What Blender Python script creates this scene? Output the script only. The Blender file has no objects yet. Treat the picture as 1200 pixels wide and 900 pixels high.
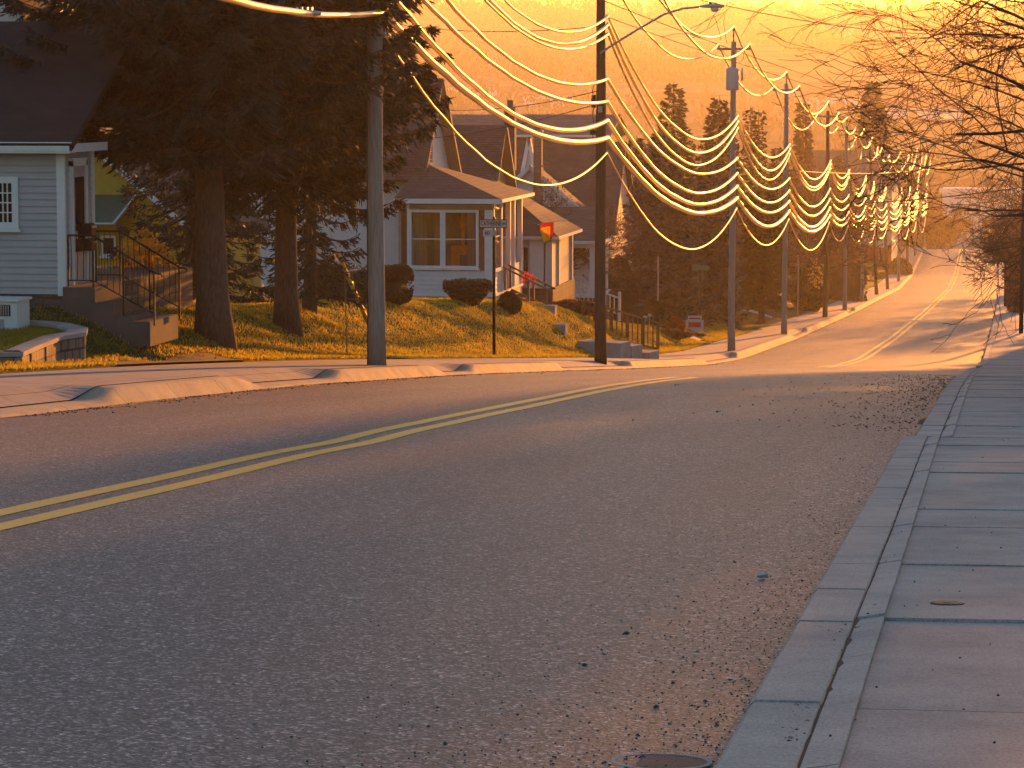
import bpy, math, random
import numpy as np
from math import sin, cos, tan, pi, radians, atan, sqrt
from mathutils import Vector, Matrix
random.seed(7); RNG = np.random.default_rng(7)
sc = bpy.context.scene
COL = sc.collection
# ------------------------------------------------------------------ camera, sky, sun, exposure
F = 3500.0                                   # focal length in pixels of the 1200 px wide photograph
TH = atan(340/F); PS = atan(570*cos(TH)/F)   # pitch down, yaw left of the street's axis (+Y)
cam_d = bpy.data.cameras.new('camera'); cam = bpy.data.objects.new('camera', cam_d); COL.objects.link(cam)
cam_d.sensor_width = 36; cam_d.lens = 36*F/1200; cam_d.clip_start = .5; cam_d.clip_end = 9000
cam.location = (0, 0, 0); cam.rotation_euler = (pi/2-TH, 0, PS)
sc.camera = cam
cam_d.dof.use_dof = False
SUN_AZ, SUN_EL = radians(4.8), radians(3.0)  # to the right of the street's axis
world = bpy.data.worlds.new('World'); sc.world = world; world.use_nodes = True
wn = world.node_tree.nodes; wl = world.node_tree.links
sky = wn.new('ShaderNodeTexSky'); sky.sky_type = 'NISHITA'; sky.sun_disc = False
sky.sun_elevation = SUN_EL; sky.sun_rotation = SUN_AZ; sky.dust_density = .8; sky.ozone_density = 2.5; sky.air_density = 1.3
warm = wn.new('ShaderNodeMix'); warm.data_type = 'RGBA'; warm.blend_type = 'MULTIPLY'; warm.inputs[0].default_value = 1
warm.inputs[7].default_value = (.96, .93, .98, 1)   # the photograph's warm white balance
wl.new(sky.outputs[0], warm.inputs[6]); wl.new(warm.outputs[2], wn['Background'].inputs[0])
wn['Background'].inputs[1].default_value = 0.15
sd = bpy.data.lights.new('sun', 'SUN'); sd.energy = 3.3; sd.angle = radians(.5); sd.color = (1, .33, .045)
so = bpy.data.objects.new('sun', sd); COL.objects.link(so)
sdir = Vector((sin(SUN_AZ)*cos(SUN_EL), cos(SUN_AZ)*cos(SUN_EL), sin(SUN_EL)))
so.rotation_euler = sdir.to_track_quat('Z', 'Y').to_euler()
vs = sc.view_settings; vs.view_transform = 'Standard'; vs.look = 'None'; vs.gamma = 1; vs.exposure = 1.72
HAZE = 0.00014; HAZE_G = .68

# ------------------------------------------------------------------ pixel -> place (used to survey the real positions)
fw = np.array([-sin(PS)*cos(TH), cos(PS)*cos(TH), -sin(TH)]); rt = np.array([cos(PS), sin(PS), 0]); up = np.cross(rt, fw)
def ray(px, py): return fw+(px-600)/F*rt+(450-py)/F*up
def atX(px, py, X): d = ray(px, py); return d*(X/d[0])
def atY(px, py, Y): d = ray(px, py); return d*(Y/d[1])
def tab(t):
    xs = [a for a, b in t]; ys = [b for a, b in t]
    return lambda v: np.interp(v, xs, ys)
def smooth_tab(t, w):
    f = tab(t); o = np.linspace(-w, w, 9)
    return lambda v: np.mean([f(np.asarray(v)+q) for q in o], axis=0)
ROADZ = smooth_tab([(-80, 3.3), (0, -1.55), (9.4, -2.14), (18, -2.74), (28, -3.40), (38, -4.08), (47, -4.72), (52.6, -5.16), (62.7, -5.98), (80.6, -7.52), (96, -8.85), (119, -10.8),
    (135, -11.95), (169, -13.8), (233, -16.9), (333, -21.5), (383, -23.0), (440, -22.9), (455, -23.25), (480, -25.0), (550, -29.5), (650, -34), (800, -37), (950, -22), (1200, -6), (1600, 13), (2000, 34), (2300, 57), (2420, 62), (2700, 50)], 4)
SH = smooth_tab([(0, 0), (90, 0), (160, .4), (233, .8), (333, 1.15), (500, 1.1), (3000, 1.1)], 8)
def sst(a, b, v): t = np.clip((v-a)/(b-a), 0, 1); return t*t*(3-2*t)
APR = tab([(-90, .03), (37.8, .03), (38.9, .19), (45.4, .19), (46.5, .03), (51.9, .03), (53.0, .19), (61.8, .19), (62.9, .03), (66, .03), (67.1, .19), (80, .20), (80.5, .04), (95.7, .04), (96.3, .20),
           (119, .22), (120.5, .03), (133.5, .03), (135, .25), (168, .25), (170, .03), (180, .03), (182, .23), (225, .23), (227, .03), (236, .03), (238, .22), (900, .22)])
LAWN_A = smooth_tab([(-60, .8), (35, .85), (54, 1.0), (66, 1.12), (84, 1.5), (100, 1.9), (116, 1.95), (128, 1.4), (150, .75), (190, .6), (250, .5), (600, .4)], 3)
def wob(x, y): return .5*np.sin(x*.9+1.3*np.sin(y*.31))*np.sin(y*.57+.7*x)+.3*np.sin(x*2.3+y*1.1)+.2*np.sin(y*2.1-x*1.7)
def swz(X, Y):          # left pavement
    L = -(X-SH(Y)); z = ROADZ(Y)
    return z+APR(Y)+(0.19-APR(Y))*np.clip((L-12.0)/.55, 0, 1)+.03*np.clip(L-11.8, 0, 3)
def gz(X, Y):           # open ground
    X = np.asarray(X, float); Y = np.asarray(Y, float)
    R = X-SH(Y); L = -R; z = ROADZ(Y)
    near = 1-sst(500, 700, Y)
    w_ = sst(40, 43, Y)*(1-sst(50.8, 53.5, Y)); left = .30+LAWN_A(Y)*sst(14.3+2.3*w_, 17.4+1.6*w_, L)+.10*wob(X, Y)*sst(14.4, 15.6, L)
    right = .17+.5*sst(1.6, 5, R)
    mid = -.3
    h = np.where(L > 14.2, left, np.where(R > 1.55, right, mid))
    far = 3.5*np.sin(X*.004+Y*.002)+2.5*np.sin(X*.011-Y*.003+1)+6*np.sin(X*.0025+2.2)*sst(1500, 2300, Y)
    return z+h*near+(1-near)*far
def hit(px, py, dz=0.2):
    ys = np.arange(8, 700, .1)
    prev = None
    for y in ys:
        p = atY(px, py, y)
        if p[2] < ROADZ(y)+dz: return p
    return p
# ------------------------------------------------------------------ materials
MATS = {}
def mat(name, col, rough=.8, metal=0, noise=None, bump=None, spec=None, translucent=0, col2=None, scale=(1, 1, 1), trans=0, nscale=6):
    if name in MATS: return MATS[name]
    m = bpy.data.materials.new(name); m.use_nodes = True; MATS[name] = m
    n = m.node_tree.nodes; l = m.node_tree.links; p = n['Principled BSDF']
    p.inputs['Roughness'].default_value = rough; p.inputs['Metallic'].default_value = metal
    if spec is not None: p.inputs['Specular IOR Level'].default_value = spec
    tc = n.new('ShaderNodeTexCoord'); mp = n.new('ShaderNodeMapping'); mp.inputs['Scale'].default_value = scale
    l.new(tc.outputs['Object'], mp.inputs[0])
    nz = n.new('ShaderNodeTexNoise'); nz.inputs['Scale'].default_value = nscale; nz.inputs['Detail'].default_value = 6; nz.inputs['Roughness'].default_value = .65
    l.new(mp.outputs[0], nz.inputs[0])
    r = n.new('ShaderNodeValToRGB'); c2 = col2 or tuple(c*.72 for c in col)
    r.color_ramp.elements[0].position = .32; r.color_ramp.elements[1].position = .68
    r.color_ramp.elements[0].color = (*c2, 1); r.color_ramp.elements[1].color = (*col, 1)
    l.new(nz.outputs[0], r.inputs[0]); l.new(r.outputs[0], p.inputs['Base Color'])
    if bump:
        b = n.new('ShaderNodeBump'); b.inputs['Strength'].default_value = bump; b.inputs['Distance'].default_value = .02
        l.new(nz.outputs[0], b.inputs['Height']); l.new(b.outputs[0], p.inputs['Normal'])
    if translucent:
        t = n.new('ShaderNodeBsdfTranslucent'); mx = n.new('ShaderNodeMixShader'); mx.inputs[0].default_value = translucent
        g = n.new('ShaderNodeMix'); g.data_type = 'RGBA'; g.blend_type = 'MULTIPLY'; g.inputs[0].default_value = 1; g.inputs[7].default_value = (2.2, 2.0, 1.2, 1)
        l.new(r.outputs[0], g.inputs[6]); l.new(g.outputs[2], t.inputs[0])
        l.new(p.outputs[0], mx.inputs[1]); l.new(t.outputs[0], mx.inputs[2]); l.new(mx.outputs[0], n['Material Output'].inputs[0])
    return m
def nodes_of(m): return m.node_tree.nodes, m.node_tree.links
def asphalt():
    m = bpy.data.materials.new('asphalt'); m.use_nodes = True; n, l = nodes_of(m); p = n['Principled BSDF']
    tc = n.new('ShaderNodeTexCoord')
    def noise(scale, detail, sc3=(1, 1, 1), dist=0):
        mp = n.new('ShaderNodeMapping'); mp.inputs['Scale'].default_value = sc3; l.new(tc.outputs['Object'], mp.inputs[0])
        z = n.new('ShaderNodeTexNoise'); z.inputs['Scale'].default_value = scale; z.inputs['Detail'].default_value = detail; z.inputs['Distortion'].default_value = dist
        l.new(mp.outputs[0], z.inputs[0]); return z
    def ramp(src, a, b, ca, cb):
        r = n.new('ShaderNodeValToRGB'); r.color_ramp.elements[0].position = a; r.color_ramp.elements[1].position = b
        r.color_ramp.elements[0].color = (*ca, 1); r.color_ramp.elements[1].color = (*cb, 1); l.new(src, r.inputs[0]); return r
    def mul(a, b, mode='MULTIPLY', f=1):
        x = n.new('ShaderNodeMix'); x.data_type = 'RGBA'; x.blend_type = mode; x.inputs[0].default_value = f
        l.new(a, x.inputs[6]); l.new(b, x.inputs[7]); return x.outputs[2]
    vo = n.new('ShaderNodeTexVoronoi'); vo.inputs['Scale'].default_value = 75; l.new(tc.outputs['Object'], vo.inputs[0])
    sep = n.new('ShaderNodeSeparateColor'); l.new(vo.outputs['Color'], sep.inputs[0])
    stones = ramp(sep.outputs[0], .0, 1.0, (.030, .030, .032), (.50, .47, .44))
    e_ = stones.color_ramp.elements.new(.55); e_.color = (.088, .085, .086, 1); e_ = stones.color_ramp.elements.new(.88); e_.color = (.19, .18, .175, 1)
    fine = ramp(noise(160, 2).outputs[0], .3, .7, (.7, .7, .7), (1.55, 1.55, 1.56))
    big = ramp(noise(.35, 5, (1.6, .35, 1)).outputs[0], .3, .72, (.78, .77, .78), (1.18, 1.15, 1.12))
    lane = ramp(noise(1.0, 3, (1.1, .03, 1)).outputs[0], .35, .65, (.88, .86, .86), (1.1, 1.09, 1.07))
    v2 = n.new('ShaderNodeTexVoronoi'); v2.inputs['Scale'].default_value = 28; l.new(tc.outputs['Object'], v2.inputs[0]); s2 = n.new('ShaderNodeSeparateColor'); l.new(v2.outputs['Color'], s2.inputs[0])
    r2_ = ramp(s2.outputs[0], .0, 1.0, (.75, .75, .76), (1.8, 1.75, 1.7)); e_ = r2_.color_ramp.elements.new(.8); e_.color = (1.12, 1.11, 1.1, 1)
    c = mul(mul(mul(mul(stones.outputs[0], r2_.outputs[0]), fine.outputs[0]), big.outputs[0]), lane.outputs[0])
    l.new(c, p.inputs['Base Color']); p.inputs['Roughness'].default_value = .62; p.inputs['Specular IOR Level'].default_value = .4
    b = n.new('ShaderNodeBump'); b.inputs['Strength'].default_value = .8; b.inputs['Distance'].default_value = .004
    l.new(vo.outputs['Distance'], b.inputs['Height'])
    b2 = n.new('ShaderNodeBump'); b2.inputs['Strength'].default_value = .5; b2.inputs['Distance'].default_value = .03
    l.new(noise(1.2, 4, (1, .5, 1)).outputs[0], b2.inputs['Height']); l.new(b.outputs[0], b2.inputs['Normal']); l.new(b2.outputs[0], p.inputs['Normal'])
    return m
def concrete(name, c, joints=False):
    m = bpy.data.materials.new(name); m.use_nodes = True; n, l = nodes_of(m); p = n['Principled BSDF']
    tc = n.new('ShaderNodeTexCoord')
    nz = n.new('ShaderNodeTexNoise'); nz.inputs['Scale'].default_value = 1.3; nz.inputs['Detail'].default_value = 9; nz.inputs['Roughness'].default_value = .7; l.new(tc.outputs['Object'], nz.inputs[0])
    r = n.new('ShaderNodeValToRGB'); r.color_ramp.elements[0].position = .3; r.color_ramp.elements[1].position = .72
    r.color_ramp.elements[0].color = (c[0]*.62, c[1]*.62, c[2]*.64, 1); r.color_ramp.elements[1].color = (c[0]*1.1, c[1]*1.1, c[2]*1.08, 1); l.new(nz.outputs[0], r.inputs[0])
    n2 = n.new('ShaderNodeTexNoise'); n2.inputs['Scale'].default_value = 90; n2.inputs['Detail'].default_value = 4; l.new(tc.outputs['Object'], n2.inputs[0])
    r2 = n.new('ShaderNodeValToRGB'); r2.color_ramp.elements[0].position = .28; r2.color_ramp.elements[1].position = .6
    r2.color_ramp.elements[0].color = (.62, .6, .6, 1); r2.color_ramp.elements[1].color = (1.06, 1.06, 1.06, 1); l.new(n2.outputs[0], r2.inputs[0])
    x = n.new('ShaderNodeMix'); x.data_type = 'RGBA'; x.blend_type = 'MULTIPLY'; x.inputs[0].default_value = 1; l.new(r.outputs[0], x.inputs[6]); l.new(r2.outputs[0], x.inputs[7])
    out = x.outputs[2]
    if joints:
        bw, rh = (1.5, 1.5) if joints is True else joints
        mp = n.new('ShaderNodeMapping'); mp.inputs['Location'].default_value = (.35, .2, 0); l.new(tc.outputs['Object'], mp.inputs[0])
        bk = n.new('ShaderNodeTexBrick'); bk.offset = 0; bk.inputs['Scale'].default_value = 1; bk.inputs['Brick Width'].default_value = bw; bk.inputs['Row Height'].default_value = rh
        bk.inputs['Mortar Size'].default_value = .012; bk.inputs['Color1'].default_value = (1, 1, 1, 1); bk.inputs['Color2'].default_value = (.9, .9, .9, 1); bk.inputs['Mortar'].default_value = (.25, .22, .2, 1)
        l.new(mp.outputs[0], bk.inputs[0])
        y = n.new('ShaderNodeMix'); y.data_type = 'RGBA'; y.blend_type = 'MULTIPLY'; y.inputs[0].default_value = 1; l.new(out, y.inputs[6]); l.new(bk.outputs[0], y.inputs[7]); out = y.outputs[2]
    l.new(out, p.inputs['Base Color']); p.inputs['Roughness'].default_value = .85
    b = n.new('ShaderNodeBump'); b.inputs['Strength'].default_value = .5; b.inputs['Distance'].default_value = .006; l.new(n2.outputs[0], b.inputs['Height'])
    b2 = n.new('ShaderNodeBump'); b2.inputs['Strength'].default_value = .5; b2.inputs['Distance'].default_value = .02; l.new(nz.outputs[0], b2.inputs['Height']); l.new(b.outputs[0], b2.inputs['Normal']); l.new(b2.outputs[0], p.inputs['Normal'])
    return m
def courses(name, c, w, h, mortar, bump=.6, msize=.02, vary=.75):     # shingles, brick and block
    m = bpy.data.materials.new(name); m.use_nodes = True; n, l = nodes_of(m); p = n['Principled BSDF']
    tc = n.new('ShaderNodeTexCoord'); sp = n.new('ShaderNodeSeparateXYZ'); l.new(tc.outputs['Object'], sp.inputs[0])
    ad = n.new('ShaderNodeMath'); ad.operation = 'ADD'; l.new(sp.outputs[0], ad.inputs[0]); l.new(sp.outputs[1], ad.inputs[1])
    cb = n.new('ShaderNodeCombineXYZ'); l.new(ad.outputs[0], cb.inputs[0]); l.new(sp.outputs[2], cb.inputs[1])
    bk = n.new('ShaderNodeTexBrick'); bk.inputs['Scale'].default_value = 1; bk.inputs['Brick Width'].default_value = w; bk.inputs['Row Height'].default_value = h
    bk.inputs['Mortar Size'].default_value = msize; bk.inputs['Color1'].default_value = (*c, 1); bk.inputs['Color2'].default_value = (*[v*vary for v in c], 1); bk.inputs['Mortar'].default_value = (*mortar, 1)
    l.new(cb.outputs[0], bk.inputs[0])
    nz = n.new('ShaderNodeTexNoise'); nz.inputs['Scale'].default_value = 1.1; nz.inputs['Detail'].default_value = 8; l.new(tc.outputs['Object'], nz.inputs[0])
    r = n.new('ShaderNodeValToRGB'); r.color_ramp.elements[0].position = .3; r.color_ramp.elements[1].position = .7; r.color_ramp.elements[0].color = (.7, .7, .7, 1); r.color_ramp.elements[1].color = (1.15, 1.12, 1.1, 1); l.new(nz.outputs[0], r.inputs[0])
    x = n.new('ShaderNodeMix'); x.data_type = 'RGBA'; x.blend_type = 'MULTIPLY'; x.inputs[0].default_value = 1; l.new(bk.outputs[0], x.inputs[6]); l.new(r.outputs[0], x.inputs[7])
    l.new(x.outputs[2], p.inputs['Base Color']); p.inputs['Roughness'].default_value = .85
    b = n.new('ShaderNodeBump'); b.invert = True; b.inputs['Strength'].default_value = bump; b.inputs['Distance'].default_value = .01; l.new(bk.outputs['Fac'], b.inputs['Height']); l.new(b.outputs[0], p.inputs['Normal'])
    return m
def groundmat():
    m = bpy.data.materials.new('ground_cover'); m.use_nodes = True; n, l = nodes_of(m); p = n['Principled BSDF']
    tc = n.new('ShaderNodeTexCoord')
    def noise(s, d=6, sc3=(1, 1, 1)):
        mp = n.new('ShaderNodeMapping'); mp.inputs['Scale'].default_value = sc3; l.new(tc.outputs['Object'], mp.inputs[0])
        z = n.new('ShaderNodeTexNoise'); z.inputs['Scale'].default_value = s; z.inputs['Detail'].default_value = d; l.new(mp.outputs[0], z.inputs[0]); return z.outputs[0]
    def ramp(src, els):
        r = n.new('ShaderNodeValToRGB'); e = r.color_ramp.elements
        while len(e) < len(els): e.new(.5)
        for q, (a, c) in zip(e, els): q.position = a; q.color = (*c, 1)
        l.new(src, r.inputs[0]); return r.outputs[0]
    g = ramp(noise(2.2, 8), [(.3, (.03, .045, .012)), (.5, (.055, .075, .018)), (.72, (.11, .10, .035))])
    vo = n.new('ShaderNodeTexVoronoi'); mp = n.new('ShaderNodeMapping'); mp.inputs['Scale'].default_value = (.006, .0045, 0); mp.inputs['Rotation'].default_value = (0, 0, .25); l.new(tc.outputs['Object'], mp.inputs[0]); l.new(mp.outputs[0], vo.inputs[0]); vo.distance = 'CHEBYCHEV'; vo.inputs['Randomness'].default_value = .8
    sp = n.new('ShaderNodeSeparateColor'); l.new(vo.outputs['Color'], sp.inputs[0])
    f = ramp(sp.outputs[0], [(.0, (.05, .06, .025)), (.3, (.20, .15, .08)), (.5, (.09, .10, .04)), (.75, (.26, .20, .12)), (1, (.07, .05, .035))])
    mx = n.new('ShaderNodeMix'); mx.data_type = 'RGBA'; l.new(g, mx.inputs[6]); l.new(f, mx.inputs[7])
    sy = n.new('ShaderNodeSeparateXYZ'); l.new(tc.outputs['Object'], sy.inputs[0])
    mr = n.new('ShaderNodeMapRange'); mr.inputs[1].default_value = 560; mr.inputs[2].default_value = 760; l.new(sy.outputs[1], mr.inputs[0]); l.new(mr.outputs[0], mx.inputs[0])
    l.new(mx.outputs[2], p.inputs['Base Color']); p.inputs['Roughness'].default_value = .95; p.inputs['Specular IOR Level'].default_value = .1
    b = n.new('ShaderNodeBump'); b.inputs['Strength'].default_value = .8; b.inputs['Distance'].default_value = .06; l.new(noise(9, 5), b.inputs['Height']); l.new(b.outputs[0], p.inputs['Normal'])
    return m
M = dict(
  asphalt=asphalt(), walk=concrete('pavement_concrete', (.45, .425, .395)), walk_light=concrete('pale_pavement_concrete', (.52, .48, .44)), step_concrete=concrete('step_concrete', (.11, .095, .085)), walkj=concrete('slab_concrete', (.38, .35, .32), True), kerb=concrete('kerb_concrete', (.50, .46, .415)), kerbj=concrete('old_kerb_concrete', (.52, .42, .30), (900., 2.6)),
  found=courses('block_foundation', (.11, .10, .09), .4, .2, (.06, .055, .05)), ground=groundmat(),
  shingle=courses('brown_shingles', (.125, .085, .075), .3, .10, (.05, .035, .03), .8, .008), shingle_dark=courses('dark_shingles', (.03, .028, .03), .3, .10, (.02, .02, .02), .8, .008),
  shingle_grey=courses('grey_shingles', (.12, .11, .12), .3, .10, (.05, .05, .05), .8, .008), brick=courses('red_brick', (.24, .09, .06), .22, .075, (.22, .19, .17), .6, .012),
  wallstone=courses('retaining_blocks', (.24, .19, .17), .30, .20, (.05, .04, .035), 1, .02), shake=courses('brown_shakes', (.13, .085, .065), .2, .15, (.05, .03, .02), .8, .01),
  yellow=mat('yellow_road_paint', (.92, .52, .03), .55, col2=(.74, .40, .03), nscale=22), worn=mat('worn_white_paint', (.5, .48, .45), .8),
  crack=mat('tar_in_cracks', (.018, .016, .016), .7), sand=mat('gutter_sand', (.20, .13, .09), .95, bump=.8, col2=(.10, .07, .055), nscale=14), dirt=mat('brown_soil', (.085, .05, .035), .95, bump=.8, nscale=12),
  siding=mat('white_siding', (.62, .64, .66), .55, col2=(.55, .57, .60), nscale=3), siding_grey=mat('blue_grey_siding', (.40, .40, .41), .55, col2=(.35, .35, .36), nscale=3),
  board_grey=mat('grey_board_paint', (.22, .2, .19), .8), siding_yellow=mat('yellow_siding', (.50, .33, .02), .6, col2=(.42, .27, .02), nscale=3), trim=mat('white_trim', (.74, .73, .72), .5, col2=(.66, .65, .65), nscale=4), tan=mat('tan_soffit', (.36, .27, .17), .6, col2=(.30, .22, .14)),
  green_roof=mat('green_roof_felt', (.02, .11, .075), .7, col2=(.015, .09, .06)), door=mat('storm_door_metal', (.45, .42, .42), .35), black=mat('black_iron', (.02, .02, .02), .45, metal=.6, spec=.5),
  wood_grey=mat('grey_weathered_wood', (.36, .33, .305), .8, bump=.9, col2=(.22, .19, .17), scale=(9, 9, .8), nscale=3), wood_dark=mat('dark_creosote_wood', (.085, .05, .035), .75, bump=1.0, col2=(.03, .018, .013), scale=(12, 12, .7), nscale=3),
  wood_rail=mat('brown_rail_wood', (.20, .12, .075), .7, bump=.6, col2=(.13, .075, .045), nscale=5), cable=mat('sun_gilded_cable', (.88, .70, .44), .5, metal=1, col2=(.76, .58, .36), nscale=30), cable_dark=mat('dark_cable_sheath', (.03, .025, .025), .6),  # aluminium cable's base colour tinted gold to imitate the sun's glow
  steel=mat('galvanised_steel', (.5, .5, .5), .4, metal=.8, col2=(.4, .4, .4)), grey_paint=mat('grey_enamel', (.42, .43, .45), .4, col2=(.37, .38, .4)), ceramic=mat('insulator_glaze', (.35, .3, .28), .15),
  glass_lamp=mat('lamp_glass', (.75, .72, .65), .08), guy_yellow=mat('yellow_plastic', (.78, .55, .05), .4, col2=(.7, .48, .04)), sign_white=mat('white_sign_paint', (.62, .6, .6), .5, col2=(.56, .54, .54)), sign_black=mat('black_sign_paint', (.02, .02, .02), .5),
  sign_green=mat('green_sign_paint', (.05, .22, .12), .5), red=mat('red_paint', (.55, .04, .03), .5, col2=(.48, .035, .03)), cloth_y=mat('yellow_cloth', (.75, .52, .06), .8, translucent=.5), cloth_r=mat('red_cloth', (.62, .05, .04), .8, translucent=.4),
  bark=mat('spruce_bark', (.14, .10, .08), .9, bump=1.0, col2=(.06, .042, .034), scale=(6, 6, 1.5), nscale=4), twig=mat('bare_branch_bark', (.10, .065, .045), .85, col2=(.06, .04, .03), nscale=8), twig_pale=mat('pale_branch_bark', (.22, .16, .12), .85, col2=(.13, .09, .07), nscale=8),
  needle=mat('spruce_needles', (.045, .062, .060), .65, translucent=.10, col2=(.012, .017, .011), nscale=2.2), needle_blue=mat('blue_spruce_needles', (.15, .165, .18), .65, translucent=.15, col2=(.045, .05, .05), nscale=1.6),
  needle_pine=mat('pine_needles', (.06, .075, .03), .6, translucent=.35, col2=(.035, .045, .02), nscale=1.5), boxwood=mat('hedge_leaves', (.05, .055, .025), .6, translucent=.2, col2=(.028, .032, .014), nscale=2),
  leaf_red=mat('red_shrub_leaves', (.26, .07, .04), .6, translucent=.4, col2=(.16, .05, .03), nscale=5), leaf_dry=mat('dry_leaves', (.22, .12, .06), .8, translucent=.35, col2=(.12, .06, .03), nscale=5), far_foliage=mat('far_foliage', (.17, .13, .08), .9, col2=(.10, .08, .05), nscale=.02), core=mat('shaded_twigs', (.025, .02, .014), .95),
  leaf_gold=mat('gold_shrub_leaves', (.50, .32, .08), .5, translucent=.45, col2=(.4, .24, .05), nscale=5), petal=mat('red_petals', (.7, .05, .03), .6, translucent=.4, col2=(.6, .04, .03)),
  grass=mat('grass_blades', (.28, .235, .04), .6, translucent=.65, col2=(.15, .15, .025), nscale=1.2), gravel=mat('gravel_stone', (.10, .095, .095), .85, col2=(.04, .037, .037), nscale=25), pebble=mat('pale_stone', (.4, .38, .37), .8),
  cream=mat('cream_wall', (.55, .50, .44), .7, col2=(.5, .45, .4), nscale=2), redwall=mat('red_wall_band', (.38, .06, .03), .7), curtain=mat('curtain_cloth', (.55, .42, .32), .9, col2=(.4, .3, .22), scale=(14, 14, .4), nscale=1, translucent=.3),
  room=mat('room_wall', (.36, .26, .2), .9), sofa=mat('purple_upholstery', (.10, .06, .10), .9), orange=mat('lamp_cloth', (.75, .36, .08), .8, translucent=.5), iron=mat('cast_iron', (.03, .026, .022), .7),
)
def glass():
    m = bpy.data.materials.new('window_glass'); m.use_nodes = True; n, l = nodes_of(m)
    t = n.new('ShaderNodeBsdfTransparent'); t.inputs[0].default_value = (.82, .8, .78, 1); g = n.new('ShaderNodeBsdfGlossy'); g.inputs['Roughness'].default_value = .03
    mx = n.new('ShaderNodeMixShader'); lw = n.new('ShaderNodeLayerWeight'); lw.inputs[0].default_value = .25
    mr = n.new('ShaderNodeMapRange'); mr.inputs[3].default_value = .12; mr.inputs[4].default_value = .8; l.new(lw.outputs[0], mr.inputs[0]); l.new(mr.outputs[0], mx.inputs[0])
    l.new(t.outputs[0], mx.inputs[1]); l.new(g.outputs[0], mx.inputs[2]); l.new(mx.outputs[0], n['Material Output'].inputs[0]); return m
M['glass'] = glass()
M['darkglass'] = mat('dark_window_glass', (.03, .028, .03), .06, col2=(.02, .02, .02))

# ------------------------------------------------------------------ mesh builder
class MB:
    def __init__(s): s.v = []; s.f = []
    def add(s, vs, fs):
        k = len(s.v); s.v.extend([tuple(map(float, p)) for p in vs]); s.f.extend([tuple(k+i for i in f) for f in fs]); return s
    def box(s, x0, x1, y0, y1, z0, z1):
        v = [(x, y, z) for z in (z0, z1) for y in (y0, y1) for x in (x0, x1)]
        return s.add(v, [(0, 2, 3, 1), (4, 5, 7, 6), (0, 1, 5, 4), (2, 6, 7, 3), (0, 4, 6, 2), (1, 3, 7, 5)])
    def obox(s, a, b, w, h, upv=(0, 0, 1)):       # bar from a to b, w wide, h high
        a = Vector(a); b = Vector(b); d = (b-a).normalized(); u = Vector(upv); r = d.cross(u).normalized(); u = r.cross(d)
        v = [p+r*(i*w/2)+u*(j*h/2) for p in (a, b) for i, j in ((-1, -1), (1, -1), (1, 1), (-1, 1))]
        return s.add(v, [(0, 1, 2, 3), (7, 6, 5, 4), (0, 4, 5, 1), (1, 5, 6, 2), (2, 6, 7, 3), (3, 7, 4, 0)])
    def tube(s, path, rad, n=8, cap=True):
        P = [Vector(p) for p in path]; R = rad if hasattr(rad, '__len__') else [rad]*len(P)
        k = len(s.v); t0 = (P[1]-P[0]).normalized(); a = t0.cross(Vector((0, 0, 1)));
        if a.length < .1: a = t0.cross(Vector((1, 0, 0)))
        a.normalize()
        for i, p in enumerate(P):
            t = (P[min(i+1, len(P)-1)]-P[max(i-1, 0)]).normalized(); a = (a-t*a.dot(t)).normalized(); b = t.cross(a)
            for j in range(n):
                q = 2*pi*j/n; s.v.append(tuple(p+(a*cos(q)+b*sin(q))*R[i]))
        for i in range(len(P)-1):
            for j in range(n): s.f.append((k+i*n+j, k+i*n+(j+1) % n, k+(i+1)*n+(j+1) % n, k+(i+1)*n+j))
        if cap: s.f.append(tuple(k+j for j in reversed(range(n)))); e = k+(len(P)-1)*n; s.f.append(tuple(e+j for j in range(n)))
        return s
    def lathe(s, c, prof, n=12):                  # prof: (radius, z)
        k = len(s.v)
        for r, z in prof:
            for j in range(n): s.v.append((c[0]+r*cos(2*pi*j/n), c[1]+r*sin(2*pi*j/n), c[2]+z))
        for i in range(len(prof)-1):
            for j in range(n): s.f.append((k+i*n+j, k+i*n+(j+1) % n, k+(i+1)*n+(j+1) % n, k+(i+1)*n+j))
        s.f.append(tuple(k+j for j in reversed(range(n)))); e = k+(len(prof)-1)*n; s.f.append(tuple(e+j for j in range(n))); return s
    def prism(s, pts, d):                         # planar outline pts pushed by vector d
        n = len(pts); d = Vector(d); v = [Vector(p) for p in pts]; v += [p+d for p in v]
        return s.add(v, [tuple(range(n)), tuple(reversed(range(n, 2*n)))]+[(i, i+n, (i+1) % n+n, (i+1) % n) for i in range(n)])
    def build(s, name, m, parent=None, smooth=False, fixn=True):
        me = bpy.data.meshes.new(name); me.from_pydata(s.v, [], s.f); me.update()
        if fixn:
            import bmesh
            b = bmesh.new(); b.from_mesh(me); bmesh.ops.recalc_face_normals(b, faces=b.faces); b.to_mesh(me); b.free()
        me.materials.append(M[m] if isinstance(m, str) else m)
        if smooth: me.polygons.foreach_set('use_smooth', [True]*len(me.polygons))
        o = bpy.data.objects.new(name, me); COL.objects.link(o)
        if parent: o.parent = parent
        return o
def fast_mesh(name, V, Fq, m, parent=None):       # V (n,3), Fq (k,3 or 4)
    V = np.asarray(V, np.float32); Fq = np.asarray(Fq, np.int32); k, c = Fq.shape
    me = bpy.data.meshes.new(name); me.vertices.add(len(V)); me.vertices.foreach_set('co', V.ravel())
    me.loops.add(k*c); me.loops.foreach_set('vertex_index', Fq.ravel()); me.polygons.add(k)
    me.polygons.foreach_set('loop_start', np.arange(0, k*c, c, dtype=np.int32)); me.update(calc_edges=True); me.validate()
    me.materials.append(M[m] if isinstance(m, str) else m)
    o = bpy.data.objects.new(name, me); COL.objects.link(o)
    if parent: o.parent = parent
    return o
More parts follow.
